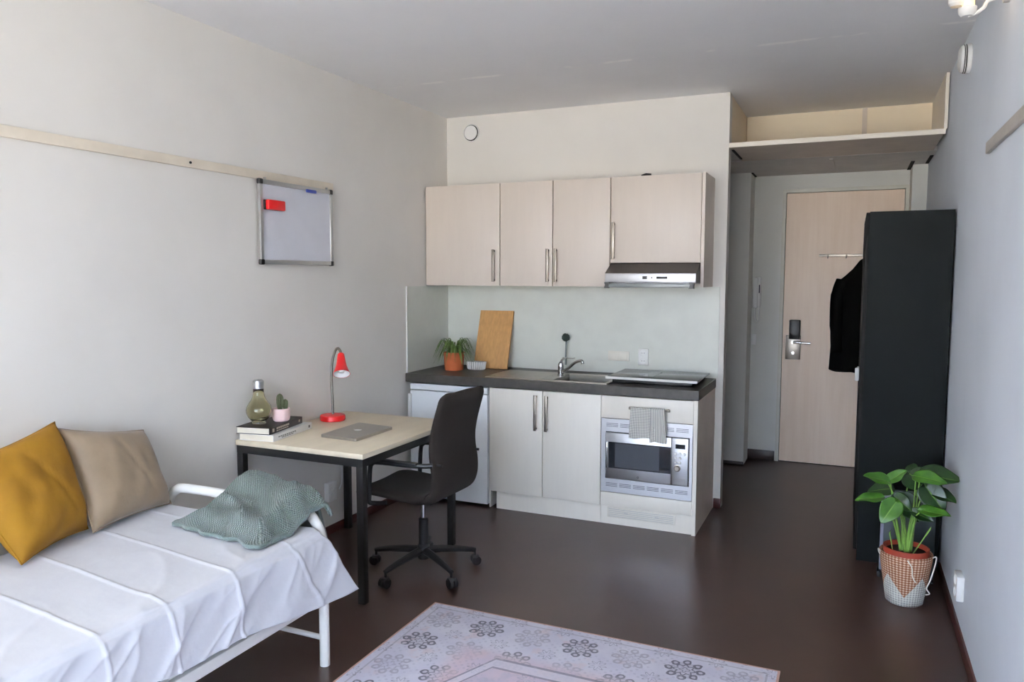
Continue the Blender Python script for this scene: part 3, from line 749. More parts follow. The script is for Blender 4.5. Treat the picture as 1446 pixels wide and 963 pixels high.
# things on the worktop
t = thing('potted_plant', 'bushy green plant in a terracotta pot on the worktop corner', 'plant', (-2.69, 4.99, .905), group='potted plants')
obj('pot', B().lathe([(0, 0), (.066, 0), (.069, .004), (.078, .125), (.08, .128), (.08, .133), (.074, .133), (.07, .115), (0, .115)], -2.69, 4.99, cz=.9055), 'terracotta', t, 'terracotta pot')
obj('soil', B().lathe([(0, .118), (.07, .116), (.07, .112), (0, .112)], -2.69, 4.99, cz=.9055), 'soil', t)
rnd = random.Random(3); b = B()
for i in range(95):
    a = rnd.uniform(0, 2*PI); L = rnd.uniform(.07, .17); rise = rnd.uniform(.03, .11); w = rnd.uniform(.004, .007)
    c, s_ = math.cos(a), math.sin(a); r0 = rnd.uniform(0, .04)
    base = Vector((-2.69+c*r0, 4.99+s_*r0, 1.02))
    def lf(u, v, c=c, s_=s_, L=L, rise=rise, w=w, base=base):
        d = L*v; z = rise*math.sin(min(1, v*1.25)*PI*.62)*1.25-.09*max(0, v-.45)**1.5*3*(L/.14)
        ww = w*(1-v**2.2)+.0004
        p = base+Vector((c*d, s_*d, z+.003*abs(u-.5)))
        p.x = max(p.x, XL+.012); p.y = min(p.y, YB-.012)
        return p+Vector((-s_, c, 0))*((u-.5)*2*ww)
    b.grid(lf, 2, 7)
obj('leaves', b, 'spider', t, 'narrow arching green leaves', smooth=180)
t = thing('ribbed_dish', 'small white ribbed dish beside the terracotta pot', 'dish', (-2.54, 5.06, .905))
b = B(); b.lathe([(0, 0), (.06, 0), (.066, .006), (.074, .06), (.071, .062), (.066, .055), (.06, .012), (0, .01)], -2.54, 5.06, cz=.9055, seg=44, sx=1., sy=.62)
obj('dish_body', b, 'alum', t)
b = B()
for k in range(26):
    a = 2*PI*k/26
    p = lambda r, z: (-2.54+r*math.cos(a), 5.06+.62*r*math.sin(a), .9055+z)
    b.tube([p(.067, .008), p(.077, .062)], .0048, seg=6)
obj('rib', b, 'dish', t)
b = B()
zt = Vector((0, .145, .432))
u1 = zt.normalized(); thk = Vector((0, u1.z, -u1.y))*-1
def bd(u, v):
    return Vector((-2.612+.277*u, 5.163, .907))+Vector((-.008, .145, .428))*v
b.shell(bd, .0085, 12, 12)
single('cutting_board', 'plain beech cutting board leaning against the splash panel', 'cutting board', b, 'board', origin=(-2.47, 5.17, .905))

# ------------------------------------------------------------------ whiteboard
t = thing('whiteboard', 'small whiteboard with aluminium frame on the long wall', 'whiteboard', (XL, 3.553, 1.89))
wy0, wy1, wz_0, wz_1 = 3.2, 3.822, 1.662, 2.112; xw = XL+.017
b = B()
for (a0, a1, c0, c1) in ((wy0+.012, wy1-.012, wz_1-.024, wz_1), (wy0+.012, wy1-.012, wz_0, wz_0+.024), (wy0, wy0+.024, wz_0+.012, wz_1-.012), (wy1-.024, wy1, wz_0+.012, wz_1-.012)): b.box(xw, xw+.02, a0, a1, c0, c1, bev=.003)
obj('frame', b, 'alum', t)
obj('writing_surface', bx(xw+.002, xw+.012, wy0+.015, wy1-.015, wz_0+.015, wz_1-.015), 'wbface', t, 'white writing surface')
for y in (wy0+.012, wy1-.012):
    for z in (wz_0+.012, wz_1-.012): obj('corner_cap', bx(xw-.001, xw+.022, y-.015, y+.015, z-.015, z+.015, bev=.006), 'blackplastic', t, 'black corner cap')
for y in (3.255, 3.785): obj('hanger', bx(XL+.016, XL+.026, y-.005, y+.005, wz_1-.002, wz_1+.014), 'alum', t)
t = thing('board_eraser', 'red magnetic eraser stuck on the whiteboard', 'eraser', (xw+.012, 3.368, 1.99))
obj('felt', bx(xw+.0125, xw+.024, 3.232, 3.372, 1.953, 2.006, bev=.003), 'blackplastic', t, 'dark felt pad')
obj('grip', bx(xw+.022, xw+.045, 3.238, 3.372, 1.953, 2.006, bev=.006), 'red', t, 'red grip')
single('blue_magnet', 'small blue magnet at the top edge of the whiteboard', 'magnet', bx(xw+.0205, xw+.03, 3.572, 3.66, 2.076, 2.095, bev=.004), 'blue')

# ------------------------------------------------------------------ desk
ZD = .748
dx0, dx1, dy0, dy1 = -2.908, -2.115, 3.0, 3.95
t = thing('desk', 'birch topped desk with square black steel frame by the wall', 'desk', ((dx0+dx1)/2, (dy0+dy1)/2, 0))
obj('desk_top', bx(dx0, dx1, dy0, dy1, ZD-.026, ZD, bev=.002), 'desk', t, 'pale birch top')
w = .038; ins = .004
b = B(); zf0, zf1 = ZD-.026-.04, ZD-.026
a0, a1, c0, c1 = dx0+ins, dx1-ins, dy0+ins, dy1-ins
b.box(a0, a1, c0, c0+w*.7, zf0, zf1); b.box(a0, a1, c1-w*.7, c1, zf0, zf1); b.box(a0, a0+w*.7, c0+w*.7, c1-w*.7, zf0, zf1); b.box(a1-w*.7, a1, c0+w*.7, c1-w*.7, zf0, zf1)
obj('frame', b, 'black', t, 'black steel frame', smooth=0)
for x in (a0, a1-w):
    for y in (c0, c1-w):
        obj('leg', bx(x, x+w, y, y+w, 0, zf0, bev=.002), 'black', t, 'black square leg')

# laptop
t = thing('laptop', 'closed silver laptop lying on the desk', 'laptop', (-2.432, 3.428, ZD), R(0))
def slab(pts, z0, z1, rad=.012):
    """rounded quad plate from four plan corners"""
    out = []; n = len(pts)
    for i in range(n):
        p, q, r_ = Vector(pts[i-1]), Vector(pts[i]), Vector(pts[(i+1) % n])
        a = (p-q).normalized(); c = (r_-q).normalized()
        for k in range(5):
            tt = k/4; out.append(((q+a*rad*(1-tt)**2+c*rad*tt**2)))
    return B().prism([(p.x, p.y) for p in out], 'z', z0, z1)
lq = [(-2.548, 3.238), (-2.312, 3.222), (-2.312, 3.57), (-2.56, 3.60)]
obj('base', slab(lq, ZD+.001, ZD+.009), 'laptop', t)
lid = obj('lid', slab(lq, ZD+.0095, ZD+.0155), 'laptop', t)
cx_, cy_ = -2.437, 3.418
b = B(); pts = []
for k in range(40):
    a = 2*PI*k/40; r_ = .021*(1-.10*math.exp(-((a-PI/2)/.35)**2)-.06*math.exp(-((a-3*PI/2)/.3)**2)-.22*math.exp(-((a if a < PI else a-2*PI)/.42)**2))
    pts.append((r_*math.cos(a)*.95, r_*math.sin(a)))
def rt(p): return (cx_-p[1], cy_+p[0])
b.prism([rt(p) for p in pts], 'z', ZD+.0155, ZD+.0159)
leaf = [(0, .022), (.001, .029), (.009, .036), (.008, .028)]
b.prism([rt(p) for p in leaf], 'z', ZD+.0155, ZD+.0159)
obj('logo', b, 'logo', lid, 'pale apple-shaped mark')

# books
def book(name, label, cx, cy, z, yaw, L, W, H, cover, ink, marks):
    """spine along local +x side faces -y? : local x length of the spine, y depth"""
    t = thing(name, label, 'book', (cx, cy, z), yaw, group='books stacked on the desk')
    b = B(); b.box(0, L, 0, W, 0, .003); b.box(0, L, 0, W, H-.003, H); b.box(0, L, -.002, .003, 0, H, bev=.001)
    o = obj('cover', b, cover, t)
    obj('page_block', bx(.003, L-.003, .003, W-.004, .003, H-.003), 'paper', t, 'cream page edges')
    for nm, sel in (('publisher_mark', marks[:1]), ('spine_lettering', marks[1:])):
        b = B()
        for (m0, m1, z0_, z1_) in sel: b.box(L*m0, L*m1, -.0028, -.0015, H*z0_, H*z1_)
        obj(nm, b, ink, o)
    return t
# spine runs along +Y of the room and faces the room, so rotate by 90 degrees
k1m = [(.12+.05*i, .155+.05*i, .45, .62) for i in range(9)]+[(.2+.06*i, .25+.06*i, .25, .36) for i in range(5)]+[(.9, .94, .3, .7)]
k2m = [(.08, .13, .25, .75)]+[(.2+.055*i, .245+.055*i, .5, .75) for i in range(7)]+[(.2+.06*i, .25+.06*i, .2, .35) for i in range(6)]+[(.88, .93, .35, .7)]
book('book', 'white book at the bottom of the desk stack', -2.692, 3.04, ZD+.0005, R(98), .375, .205, .034, 'bookwhite', 'ink', k1m)
book('book', 'black covered book lying on the white book', -2.712, 3.035, ZD+.0355, R(101), .34, .19, .036, 'bookblack', 'inklight', k2m)
ZB = ZD+.072
# bulb-shaped vase
t = thing('bulb_vase', 'amber glass vase shaped like a light bulb on the books', 'vase', (-2.848, 3.112, ZB))
pr = [(0, 0), (.036, 0), (.037, .004), (.03, .01), (.04, .018), (.055, .034), (.064, .054), (.066, .07), (.062, .09), (.052, .108), (.04, .126), (.032, .144), (.028, .165), (.027, .186)]
inn = [(r_-.003, z) for r_, z in pr[4:]][::-1]
obj('glass_body', B().lathe(pr+inn+[(.03, .018), (0, .016)], -2.848, 3.112, cz=ZB+.0008, seg=40), 'amber', t, 'amber glass bulb', smooth=180)
sp = [(.0275, .186)]
for i in range(5): sp += [(.029, .190+i*.008), (.026, .194+i*.008)]
sp += [(.026, .228), (.018, .234), (0, .235)]
obj('screw_cap', B().lathe(sp, -2.848, 3.112, cz=ZB+.0008, seg=32), 'steel', t, 'silver screw cap', smooth=180)
t = thing('potted_cactus', 'small cactus in a pale pink pot on the books', 'cactus', (-2.788, 3.215, ZB), group='potted plants')
cx_, cy_ = -2.788, 3.215
obj('pot', B().lathe([(0, 0), (.034, 0), (.042, .006), (.046, .02), (.046, .068), (.044, .07), (.041, .068), (.04, .055), (0, .055)], cx_, cy_, cz=ZB+.0008), 'pinkpot', t, 'pale pink pot')
obj('soil', B().lathe([(0, .058), (.04, .057), (.04, .053), (0, .053)], cx_, cy_, cz=ZB+.0008), 'soil', t)
def cact(cx, cy, z0, r, h, nr=9):
    b = B(); nv = 14
    def f(u, v):
        a = 2*PI*u; prof = math.sin(min(1., .35+v*1.05)*PI*.5) if v < .65 else math.sqrt(max(0, 1-((v-.65)/.35)**2))
        rr = r*prof*(1+.16*math.cos(nr*a))
        return (cx+rr*math.cos(a), cy+rr*math.sin(a), z0+h*v)
    b.grid(f, nr*6, nv); bmesh.ops.remove_doubles(b.bm, verts=b.bm.verts, dist=1e-5); return b
obj('tall_stem', cact(cx_-.006, cy_-.002, ZB+.055, .017, .095), 'cactus', t)
obj('short_stem', cact(cx_+.008, cy_+.024, ZB+.055, .013, .062), 'cactus', t)

# red gooseneck lamp
lx, ly = -2.788, 3.66
t = thing('desk_lamp', 'red gooseneck desk lamp at the back of the desk', 'lamp', (lx, ly, ZD))
obj('base', B().lathe([(0, 0), (.07, 0), (.074, .004), (.074, .026), (.07, .032), (.03, .036), (0, .037)], lx, ly, cz=ZD+.0005, seg=40), 'red', t, 'red round base')
obj('gooseneck', B().tube(catmull([(lx+.002, ly, ZD+.03), (lx, ly, ZD+.12), (lx-.004, ly, ZD+.24), (lx+.002, ly, ZD+.34), (lx+.022, ly, ZD+.405), (lx+.046, ly-.004, ZD+.43), (lx+.068, ly-.008, ZD+.415), (lx+.078, ly-.012, ZD+.385)]), .0075, seg=12), 'gooseneck', t, 'flexible metal neck')
ax = Vector((.36, -.46, -.8)).normalized()
q = Vector((0, 0, -1)).rotation_difference(ax).to_matrix().to_4x4()
Ml = Matrix.Translation((lx+.074, ly-.01, ZD+.395)) @ q
sh = obj('lamp_shade', B().lathe([(0, .004), (.016, .004), (.019, 0), (.022, -.02), (.026, -.05), (.032, -.08), (.042, -.112), (.049, -.13), (.047, -.13), (.04, -.112), (.03, -.08), (.02, -.05), (0, -.045)], M4=Ml, seg=36), 'red', t, 'red cone shade')
obj('reflector', B().lathe([(0, -.07), (.026, -.085), (.039, -.113), (.0465, -.1295), (.0445, -.1295), (.03, -.1), (0, -.09)], M4=Ml, seg=32), 'shadein', sh, 'white inside')
b = B().lathe([(0, -.125), (.014, -.12), (.02, -.105), (.014, -.088), (0, -.08)], M4=Ml, seg=20)
obj('light_bulb', b, 'shadein', sh, 'unlit white bulb')

# wall socket under the desk and its cord
t = thing('wall_socket', 'white double socket low on the wall under the desk', 'socket', (XL, 3.775, .272))
obj('cover_plate', bx(XL, XL+.035, 3.735, 3.818, .214, .332, bev=.005), 'white', t)
for z in (.245, .302):
    obj('outlet', B().lathe([(.024, 0), (.024, .003), (.02, .003), (.019, .0005), (0, .0005)], M4=Matrix.Translation((XL+.035, 3.776, z)) @ Matrix.Rotation(R(90), 4, 'Y'), seg=24), 'white', t)
single('power_cord', 'white power cord hanging down the wall under the desk', 'cord', B().tube(catmull([(XL+.006, 3.80, .70), (XL+.008, 3.82, .6), (XL+.012, 3.87, .5), (XL+.012, 3.90, .38), (XL+.012, 3.895, .3), (XL+.012, 3.87, .262)]), .004, seg=8), 'white')

# ------------------------------------------------------------------ swivel chair
hx, hyc = -2.085, 3.51
t = thing('swivel_chair', 'dark brown swivel office chair with black armrests at the desk', 'chair', (hx, hyc, 0))
prof_seat = catmull([(-.285, 0, .428), (-.262, 0, .45), (-.2, 0, .458), (-.1, 0, .452), (0, 0, .444), (.08, 0, .44), (.14, 0, .452)], 8)
prof_back = catmull([(.14, 0, .452), (.185, 0, .48), (.208, 0, .53), (.205, 0, .60), (.188, 0, .68), (.186, 0, .75), (.203, 0, .84), (.232, 0, .94), (.252, 0, 1.005)], 8)
def sweep(prof, wfn, bow):
    n = len(prof)-1
    def f(u, v):
        x = v*n; i = min(n-1, int(x)); p = prof[i].lerp(prof[i+1], x-i)
        w_ = wfn(v); s_ = (u-.5)*2
        return Vector((hx+p.x, hyc+s_*w_, p.z))+bow(s_, v)
    return f
sw = lambda v: .225*math.sqrt(max(0., 1-max(0., (.16-v)/.16)**2*.35))
bw_ = lambda v: (.226-.008*v)*math.sqrt(max(0., 1-max(0., (v-.93)/.07)**2*.35))
rim = lambda u, v: 1-.72*(abs(u-.5)*2)**10
obj('seat', B().shell(sweep(prof_seat, sw, lambda s_, v: Vector((0, 0, .014*s_*s_))), lambda u, v: .027*rim(u, v)*(.45+.55*smoothstep(0, .12, v)), 24, 30), 'chairfab', t, smooth=180)
obj('backrest', B().shell(sweep(prof_back, bw_, lambda s_, v: Vector((-.018*s_*s_*smoothstep(0, .3, v)+.012*s_, .03*smoothstep(.1, .6, v), 0))), lambda u, v: .026*rim(u, v)*(1-.6*smoothstep(.9, 1, v)), 24, 40), 'chairfab', t, smooth=180)
for s_ in (-1, 1):
    y = hyc+s_*.255; yi = hyc+s_*.20
    b = B(); b.tube(catmull([(hx-.10, yi, .418), (hx-.155, yi+s_*.03, .418), (hx-.172, y, .43), (hx-.172, y, .47), (hx-.165, y, .6), (hx-.15, y, .635), (hx-.11, y, .645), (hx+.1, y, .648), (hx+.19, hyc+s_*.225, .65)], 6), .0125, seg=10)
    arm = obj('armrest', b, 'black', t, 'black loop armrest')
    obj('arm_pad', bx(hx-.14, hx+.12, y-.018, y+.018, .65, .664, bev=.006), 'blackplastic', arm)
    obj('arm_bolt', B().cyl((hx+.2, hyc+s_*.2, .65), (hx+.235, hyc+s_*.205, .65), .007), 'black', arm)
obj('mechanism', bx(hx-.1, hx+.09, hyc-.07, hyc+.07, .388, .418, bev=.01), 'black', t)
obj('gas_lift', B().cyl((hx, hyc, .27), (hx, hyc, .392), .014), 'chrome', t, 'chrome lift rod')
obj('column', B().lathe([(0, .07), (.03, .07), (.036, .1), (.034, .14), (.026, .15), (.026, .29), (.02, .295), (0, .296)], hx, hyc), 'black', t)
for a in (-30, 42, 114, 186, 258):
    c, s_ = math.cos(R(a)), math.sin(R(a))
    P = lambda r_, z: (hx+c*r_, hyc+s_*r_, z)
    b = B(); b.tube([P(.02, .115), P(.1, .112), P(.2, .1), P(.27, .088), P(.292, .082)], [.022, .02, .017, .014, .012], seg=10)
    lg = obj('base_arm', b, 'black', t, 'black star base arm')
    b = B(); b.cyl(P(.288, .085), P(.288, .045), .007, seg=8)
    for k in (-1, 1):
        cc = Vector(P(.295, .0262))+Vector((-s_, c, 0))*(k*.013)
        d = Vector((-s_, c, 0))*(k*.009)
        b.cyl(cc-d, cc+d, .026, seg=20)
    b.lathe([(.0, .0), (.02, -.002), (.026, -.012), (.024, -.014), (0, -.012)], *P(.29, 0)[:2], cz=.056, seg=16)
    obj('caster', b, 'blackplastic', lg)

# ------------------------------------------------------------------ bed
t = thing('day_bed', 'white tubular steel day bed along the long wall', 'bed', (-2.36, 1.4, 0))
bx0, bx1, yf, yh = -2.795, -1.935, 2.46, .42
def hoop(y):
    pts = [(bx0, y, 0.0), (bx0, y, .3), (bx0, y, .54), (bx0+.015, y, .6), (bx0+.06, y, .645), (bx0+.13, y, .657), (bx0+.4, y, .657), (bx1-.17, y, .657), (bx1-.09, y, .642), (bx1-.035, y, .6), (bx1-.008, y, .54), (bx1, y, .46), (bx1, y, .3), (bx1, y, 0)]
    return catmull(pts, 6)
for y, nm in ((yf, 'foot'), (yh, 'head')):
    b = B().tube([p for p in hoop(y)], .021, seg=14)
    hp = obj('end_hoop', b, 'bedwhite', t, 'white bent tube end')
    obj('cross_bar', B().cyl((bx0, y, .115), (bx1, y, .115), .011), 'bedwhite', hp)
for x in (bx0+.0, bx1): obj('side_rail', bx(x-.013, x+.013, yh+.02, yf-.02, .272, .315, bev=.004), 'bedwhite', t)
for i in range(12):
    y = yh+.12+i*.165; obj('slat', bx(bx0+.013, bx1-.013, y, y+.05, .3, .318), 'bedwhite', t)
single('mattress', 'white mattress under the bed sheet', 'mattress', bx(bx0+.03, bx1-.008, yh+.03, yf-.06, .319, .566, bev=.03, seg=4), 'mattress')

# bed sheet: top, rounded edge, hanging side with folds
creases = [(.88, .05), (1.16, .05), (1.43, .10), (1.667, .13), (1.946, .13), (2.24, .09)]
def sheet_fn(u, v):
    Ytop0 = .47; Y = Ytop0+(2.415-Ytop0)*v
    s_ = u*1.36                      # running length from the wall side
    wtop = .86
    skew = 0.
    if s_ < wtop:
        x = -2.785+s_; q = 0.; z = .586
        e = (wtop-s_)
        if e < .03: z -= (.03-e)**2*6
    else:
        q = (s_-wtop)/(1.36-wtop)      # 0..1 down the side
        hem = .40-.05*smoothstep(1.4, 1.75, Y)-.07*smoothstep(1.9, 2.42, Y)
        z = .580-(.580-hem)*q
        x = -1.922+.012*smoothstep(0, .12, q)+.012*q
    # ironed crease lines and soft folds
    cr = 0.
    for y0, k_ in creases:
        yc = y0+k_*max(0., (wtop-s_))
        if q: yc = y0+.02*q
        d = abs(Y-yc)
        cr += max(0., 1-d/.010)**1.2+.18*math.exp(-(d/.04)**2)
    nz = noise.noise(Vector((s_*2.3, Y*2.3, .3)))
    def ridge(a, b, sd): return (1-abs(noise.noise(Vector((a, b, sd)))))**6
    if q == 0:
        z += .0055*cr+.004*nz
        near = smoothstep(.40, .86, s_)
        z += (.002+.006*near)*ridge(s_*3+Y*2.2, Y*2.6-s_*1.5, 3.)-.004*near
    else:
        a = smoothstep(0, .3, q)
        fold = noise.noise(Vector(((Y+q*.10)*6.5, q*.5, 4.2)))
        rg = ridge((Y+q*.16)*5.2, q*.7, 8.)
        fine = ridge((Y+q*.22)*11., q*.9, 15.)
        x += .006*cr*min(1, a+.4)+(.010*fold+.009*rg+.006*fine)*a+.004
        x = max(x, -1.909) if q > .55 else max(x, -1.921)
    # the loose corner swings past the foot of the bed
    end = smoothstep(2.05, 2.415, Y)
    if q: Y += end*(.03*smoothstep(0, .2, q)+.16*q**1.25)+.02*q*noise.noise(Vector((Y*6, q*3, 2.)))
    if q: x += .022*end*q
    return (x, Y, z)
b = B(); b.shell(sheet_fn, .0018, 150, 340)
single('bed_sheet', 'white cotton sheet with ironed creases draped over the day bed', 'bed sheet', b, 'sheet', origin=(-2.36, 1.4, .58), smooth=180)

def cushion(name, label, c, th, m, bulge_dir, group, seed, n=36, pinch=.07):
    c00, c10, c11, c01 = [Vector(p) for p in c]
    ctr = (c00+c10+c11+c01)/4
    nrm = ((c10-c00).cross(c01-c00)).normalized()
    if nrm.dot(Vector(bulge_dir)) < 0: nrm = -nrm
    t = thing(name, label, 'cushion', ctr, group=group)
    b = B(); uvl = b.bm.loops.layers.uv.verify()
    def P(u, v, side):
        s_, t_ = 2*u-1, 2*v-1
        s2 = s_*(1-pinch*(1-t_*t_)*(abs(s_)**2)); t2 = t_*(1-pinch*(1-s_*s_)*(abs(t_)**2))
        uu, vv = (s2+1)/2, (t2+1)/2
        p = c00*(1-uu)*(1-vv)+c10*uu*(1-vv)+c11*uu*vv+c01*(1-uu)*vv
        h = (max(0., 1-abs(s_)**3.0)*max(0., 1-abs(t_)**3.0))**.55
        q = Vector((s_*2.1, t_*2.1, seed+side*3))
        wr = noise.noise(q*1.2)*.07+.025*noise.noise(Vector((s_*4-t_*1.5, t_*1.6, seed)))
        fold = -.06*math.exp(-((s_*.9+t_*.35-.15)/.05)**2)*smoothstep(1, .2, abs(t_))
        k_ = th*h*(1+wr*2+fold*(side > 0))
        return p+nrm*(k_ if side > 0 else -k_*.75)
    V = {}
    for side in (1, -1):
        for i in range(n+1):
            for j in range(n+1):
                if i in (0, n) or j in (0, n):
                    if (i, j) not in V: V[(i, j)] = b.bm.verts.new(P(i/n, j/n, 1))
                    V[(i, j, side)] = V[(i, j)]
                else: V[(i, j, side)] = b.bm.verts.new(P(i/n, j/n, side))
        for i in range(n):
            for j in range(n):
                b.bm.faces.new((V[(i, j, side)], V[(i+1, j, side)], V[(i+1, j+1, side)], V[(i, j+1, side)]))
    obj('cushion_cover', b, m, t, smooth=180)
    # seam piping along the rim
    rim_pts = [P(i/n, 0, 1) for i in range(n)]+[P(1, j/n, 1) for j in range(n)]+[P(1-i/n, 1, 1) for i in range(n)]+[P(0, 1-j/n, 1) for j in range(n)]
    rim_pts.append(rim_pts[0])
    obj('seam', B().tube(rim_pts, .003, seg=6, caps=False), m, t, smooth=180)
    return t
GC = 'cushions on the day bed'
cushion('cushion', 'taupe satin cushion in front of the bare wall beside the yellow one', [(-2.672, 1.995, .60), (-2.735, 2.425, .592), (-2.862, 2.40, .915), (-2.84, 1.985, 1.0)], .085, 'beige', (1, 0, .4), GC, 1.3)
cushion('cushion', 'mustard yellow cushion leaning between two taupe cushions', [(-2.60, 1.665, .60), (-2.735, 2.02, .60), (-2.852, 1.985, 1.025), (-2.81, 1.55, .94)], .095, 'mustard', (1, -.3, .4), GC, 5.1)
cushion('cushion', 'taupe cushion partly hidden behind the mustard yellow cushion', [(-2.64, 1.20, .60), (-2.72, 1.645, .60), (-2.87, 1.58, .92), (-2.86, 1.16, .96)], .065, 'beige', (1, 0, .4), GC, 9.4)

# knitted throw over the foot end
def throw_fn(u, v):
    A, Bq, Cq, D = Vector((-2.47, 2.19, 0)), Vector((-1.965, 2.13, 0)), Vector((-1.95, 2.545, 0)), Vector((-2.42, 2.53, 0))
    p = A*(1-u)*(1-v)+Bq*u*(1-v)+Cq*u*v+D*(1-u)*v
    e = min(u, 1-u, v)
    p.x += .03*noise.noise(Vector((u*3, v*6, 2.)))*(1-smoothstep(.0, .2, e))
    p.y += .03*noise.noise(Vector((u*6, v*3, 5.)))*(1-smoothstep(.0, .2, e))
    base = .603+.06*smoothstep(2.28, 2.44, p.y)
    hump = smoothstep(0, .26, min(u*1.1, v*1.1, (1-u)*1.5))
    def ridge(a, b, sd): return (1-abs(noise.noise(Vector((a, b, sd)))))**2
    rg = ridge(u*2.3+v*1.2, v*2.6-u*.8, .7); rg2 = ridge(u*4.5-v*2, v*5+u*2, 3.3)
    z = base+(.040+.030*rg+.014*rg2)*hump
    z += .03*math.exp(-((u-.3)/.16)**2-((v-.75)/.2)**2)
    if p.y > 2.5: z -= (p.y-2.5)*1.3
    return (p.x, p.y, z)
t = thing('knitted_throw', 'sage green knitted throw heaped over the foot of the bed', 'throw', (-2.18, 2.36, .60))
obj('upper_layer', B().shell(throw_fn, .008, 90, 90), 'knit', t, smooth=180)
def throw_low(u, v):
    x = -2.40+.44*u; Y = 2.20+.30*v
    z = .604+.055*smoothstep(2.28, 2.44, Y)+.022*smoothstep(0, .2, min(u, v, 1-u, 1-v))
    return (x+.015*noise.noise(Vector((u*4, v*4, 3.))), Y, z)
obj('lower_layer', B().shell(throw_low, .009, 50, 50), 'knit', t, smooth=180)
def throw_hang(u, v):
    x = -2.24+.24*u; a = v
    y = 2.515+.02*math.sin(u*7)*a+.02*a; z = .655-.16*a*(1-.3*(1-u))
    return (x+.02*a, y, z)
obj('hanging_end', B().shell(throw_hang, .009, 30, 30), 'knit', t, 'end hanging behind the bed tube', smooth=180)

# rug
ctr = (-1.0135, 2.0, 0)
b = bx(-1.815, -.212, .84, 3.162, .0005, .009, bev=.002)
single('area_rug', 'faded lilac oriental rug with tile medallions on the floor', 'rug', b, 'rug', origin=ctr)

# ------------------------------------------------------------------ wardrobe and coat
t = thing('wardrobe', 'tall anthracite wardrobe standing against the right wall', 'wardrobe', (.28, 5.15, 0))
wX0, wX1, wY0, wY1, wZ = .072, .478, 4.652, 5.66, 1.955
b = B(); b.box(wX0, wX1, wY0, wY0+.018, 0, wZ); b.box(wX0, wX1, wY1-.018, wY1, 0, wZ); b.box(wX0, wX1, wY0+.018, wY1-.018, wZ-.018, wZ); b.box(wX0+.018, wX1, wY0+.018, wY1-.018, 0.06, .078); b.box(wX1-.008, wX1, wY0+.018, wY1-.018, .078, wZ-.018); b.box(wX0+.02, wX0+.036, wY0+.018, wY1-.018, 0, .06)
obj('carcass', b, 'wardrobe', t, smooth=0)
for a, c, k_ in ((wY0+.003, 5.152, 5.115), (5.158, wY1-.003, 5.2)):
    d = obj('door', bx(wX0-.018, wX0-.001, a, c, .062, wZ-.004, bev=.001), 'wardrobedoor', t)
    if k_ < 5.15:
        obj('handle', bx(wX0-.042, wX0-.018, k_-.012, k_+.012, .965, 1.045, bev=.006), 'white', d, 'white handle')
    else:
        obj('handle', bx(wX0-.03, wX0-.018, k_-.012, k_+.012, .965, 1.045, bev=.004), 'white', d, 'white handle')
t = thing('slim_panel', 'slim dark panel with pale upright edge behind the plant basket', 'panel', (.3, 4.5, 0))
obj('board', bx(.197, .44, 4.47, 4.488, .012, .47, bev=.002), 'greypanel', t)
obj('edge_strip', bx(.182, .197, 4.466, 4.492, .03, .47, bev=.002), 'paleedge', t, 'pale grey edge')
obj('foot', bx(.172, .19, 4.43, 4.52, 0, .03, bev=.003), 'blackplastic', t, 'dark foot')
obj('foot', bx(.42, .44, 4.43, 4.52, 0, .012, bev=.003), 'blackplastic', t, 'dark foot')

t = thing('coat_rail', 'thin metal hook rail screwed to the entrance door', 'coat rail', (.09, YE, 1.778))
obj('rail_bar', bx(-.267, .30, YE-.012, YE+.002, 1.768, 1.788, bev=.002), 'nickel', t)
for x in (-.2, -.06, .08, .22):
    obj('hook', B().tube(catmull([(x, YE-.012, 1.77), (x, YE-.03, 1.755), (x, YE-.042, 1.765), (x, YE-.044, 1.785)], 5), .004, seg=8), 'nickel', t)
t = thing('black_coat', 'black coat hanging on the entrance door beside the wardrobe', 'coat', (.09, YE-.08, 1.75))
prof = [(1.755, .015, .012), (1.735, .045, .02), (1.70, .07, .03), (1.66, .10, .038), (1.61, .15, .042), (1.575, .19, .045), (1.545, .212, .045), (1.45, .225, .047), (1.2, .235, .052), (1.0, .245, .055), (.86, .25, .055), (.825, .252, .052)]
b = B(); seg = 64; rings = []
for z, w_, d_ in prof:
    rg = []
    for k in range(seg):
        a = 2*PI*k/seg
        fold = 1+.10*math.sin(a*9+z*2)*smoothstep(1.6, 1.0, z)
        cxx, sxx = math.cos(a), math.sin(a)
        xx = .09+w_*math.copysign(abs(cxx)**.7, cxx); yy = YE-.068+d_*math.copysign(abs(sxx)**.8, sxx)*fold
        zz = z+(.018*math.sin(a*2+.6) if z < .9 else 0)+(-.02 if (z < .9 and cxx > 0) else 0)
        rg.append(b.bm.verts.new((xx, min(yy, YE-.004), zz)))
    rings.append(rg)
for a_, c_ in zip(rings, rings[1:]):
    for k in range(seg): b.bm.faces.new((a_[k], a_[(k+1) % seg], c_[(k+1) % seg], c_[k]))
b.bm.faces.new(rings[0]); b.bm.faces.new(rings[-1][::-1])
obj('coat_body', b, 'coat', t, smooth=180)
for s_ in (-1, 1):
    b = B().tube(catmull([(.09+s_*.175, YE-.09, 1.57), (.09+s_*.205, YE-.115, 1.45), (.09+s_*.205, YE-.125, 1.2), (.09+s_*.195, YE-.12, .98)], 6), [.045]*6+[.05]*7+[.045]*6, seg=14)
    obj('sleeve', b, 'coat', t, smooth=180)
obj('hanging_loop', B().tube(catmull([(.08, YE-.04, 1.755), (.085, YE-.045, 1.775), (.09, YE-.04, 1.755)], 5), .002, seg=6), 'coat', t)

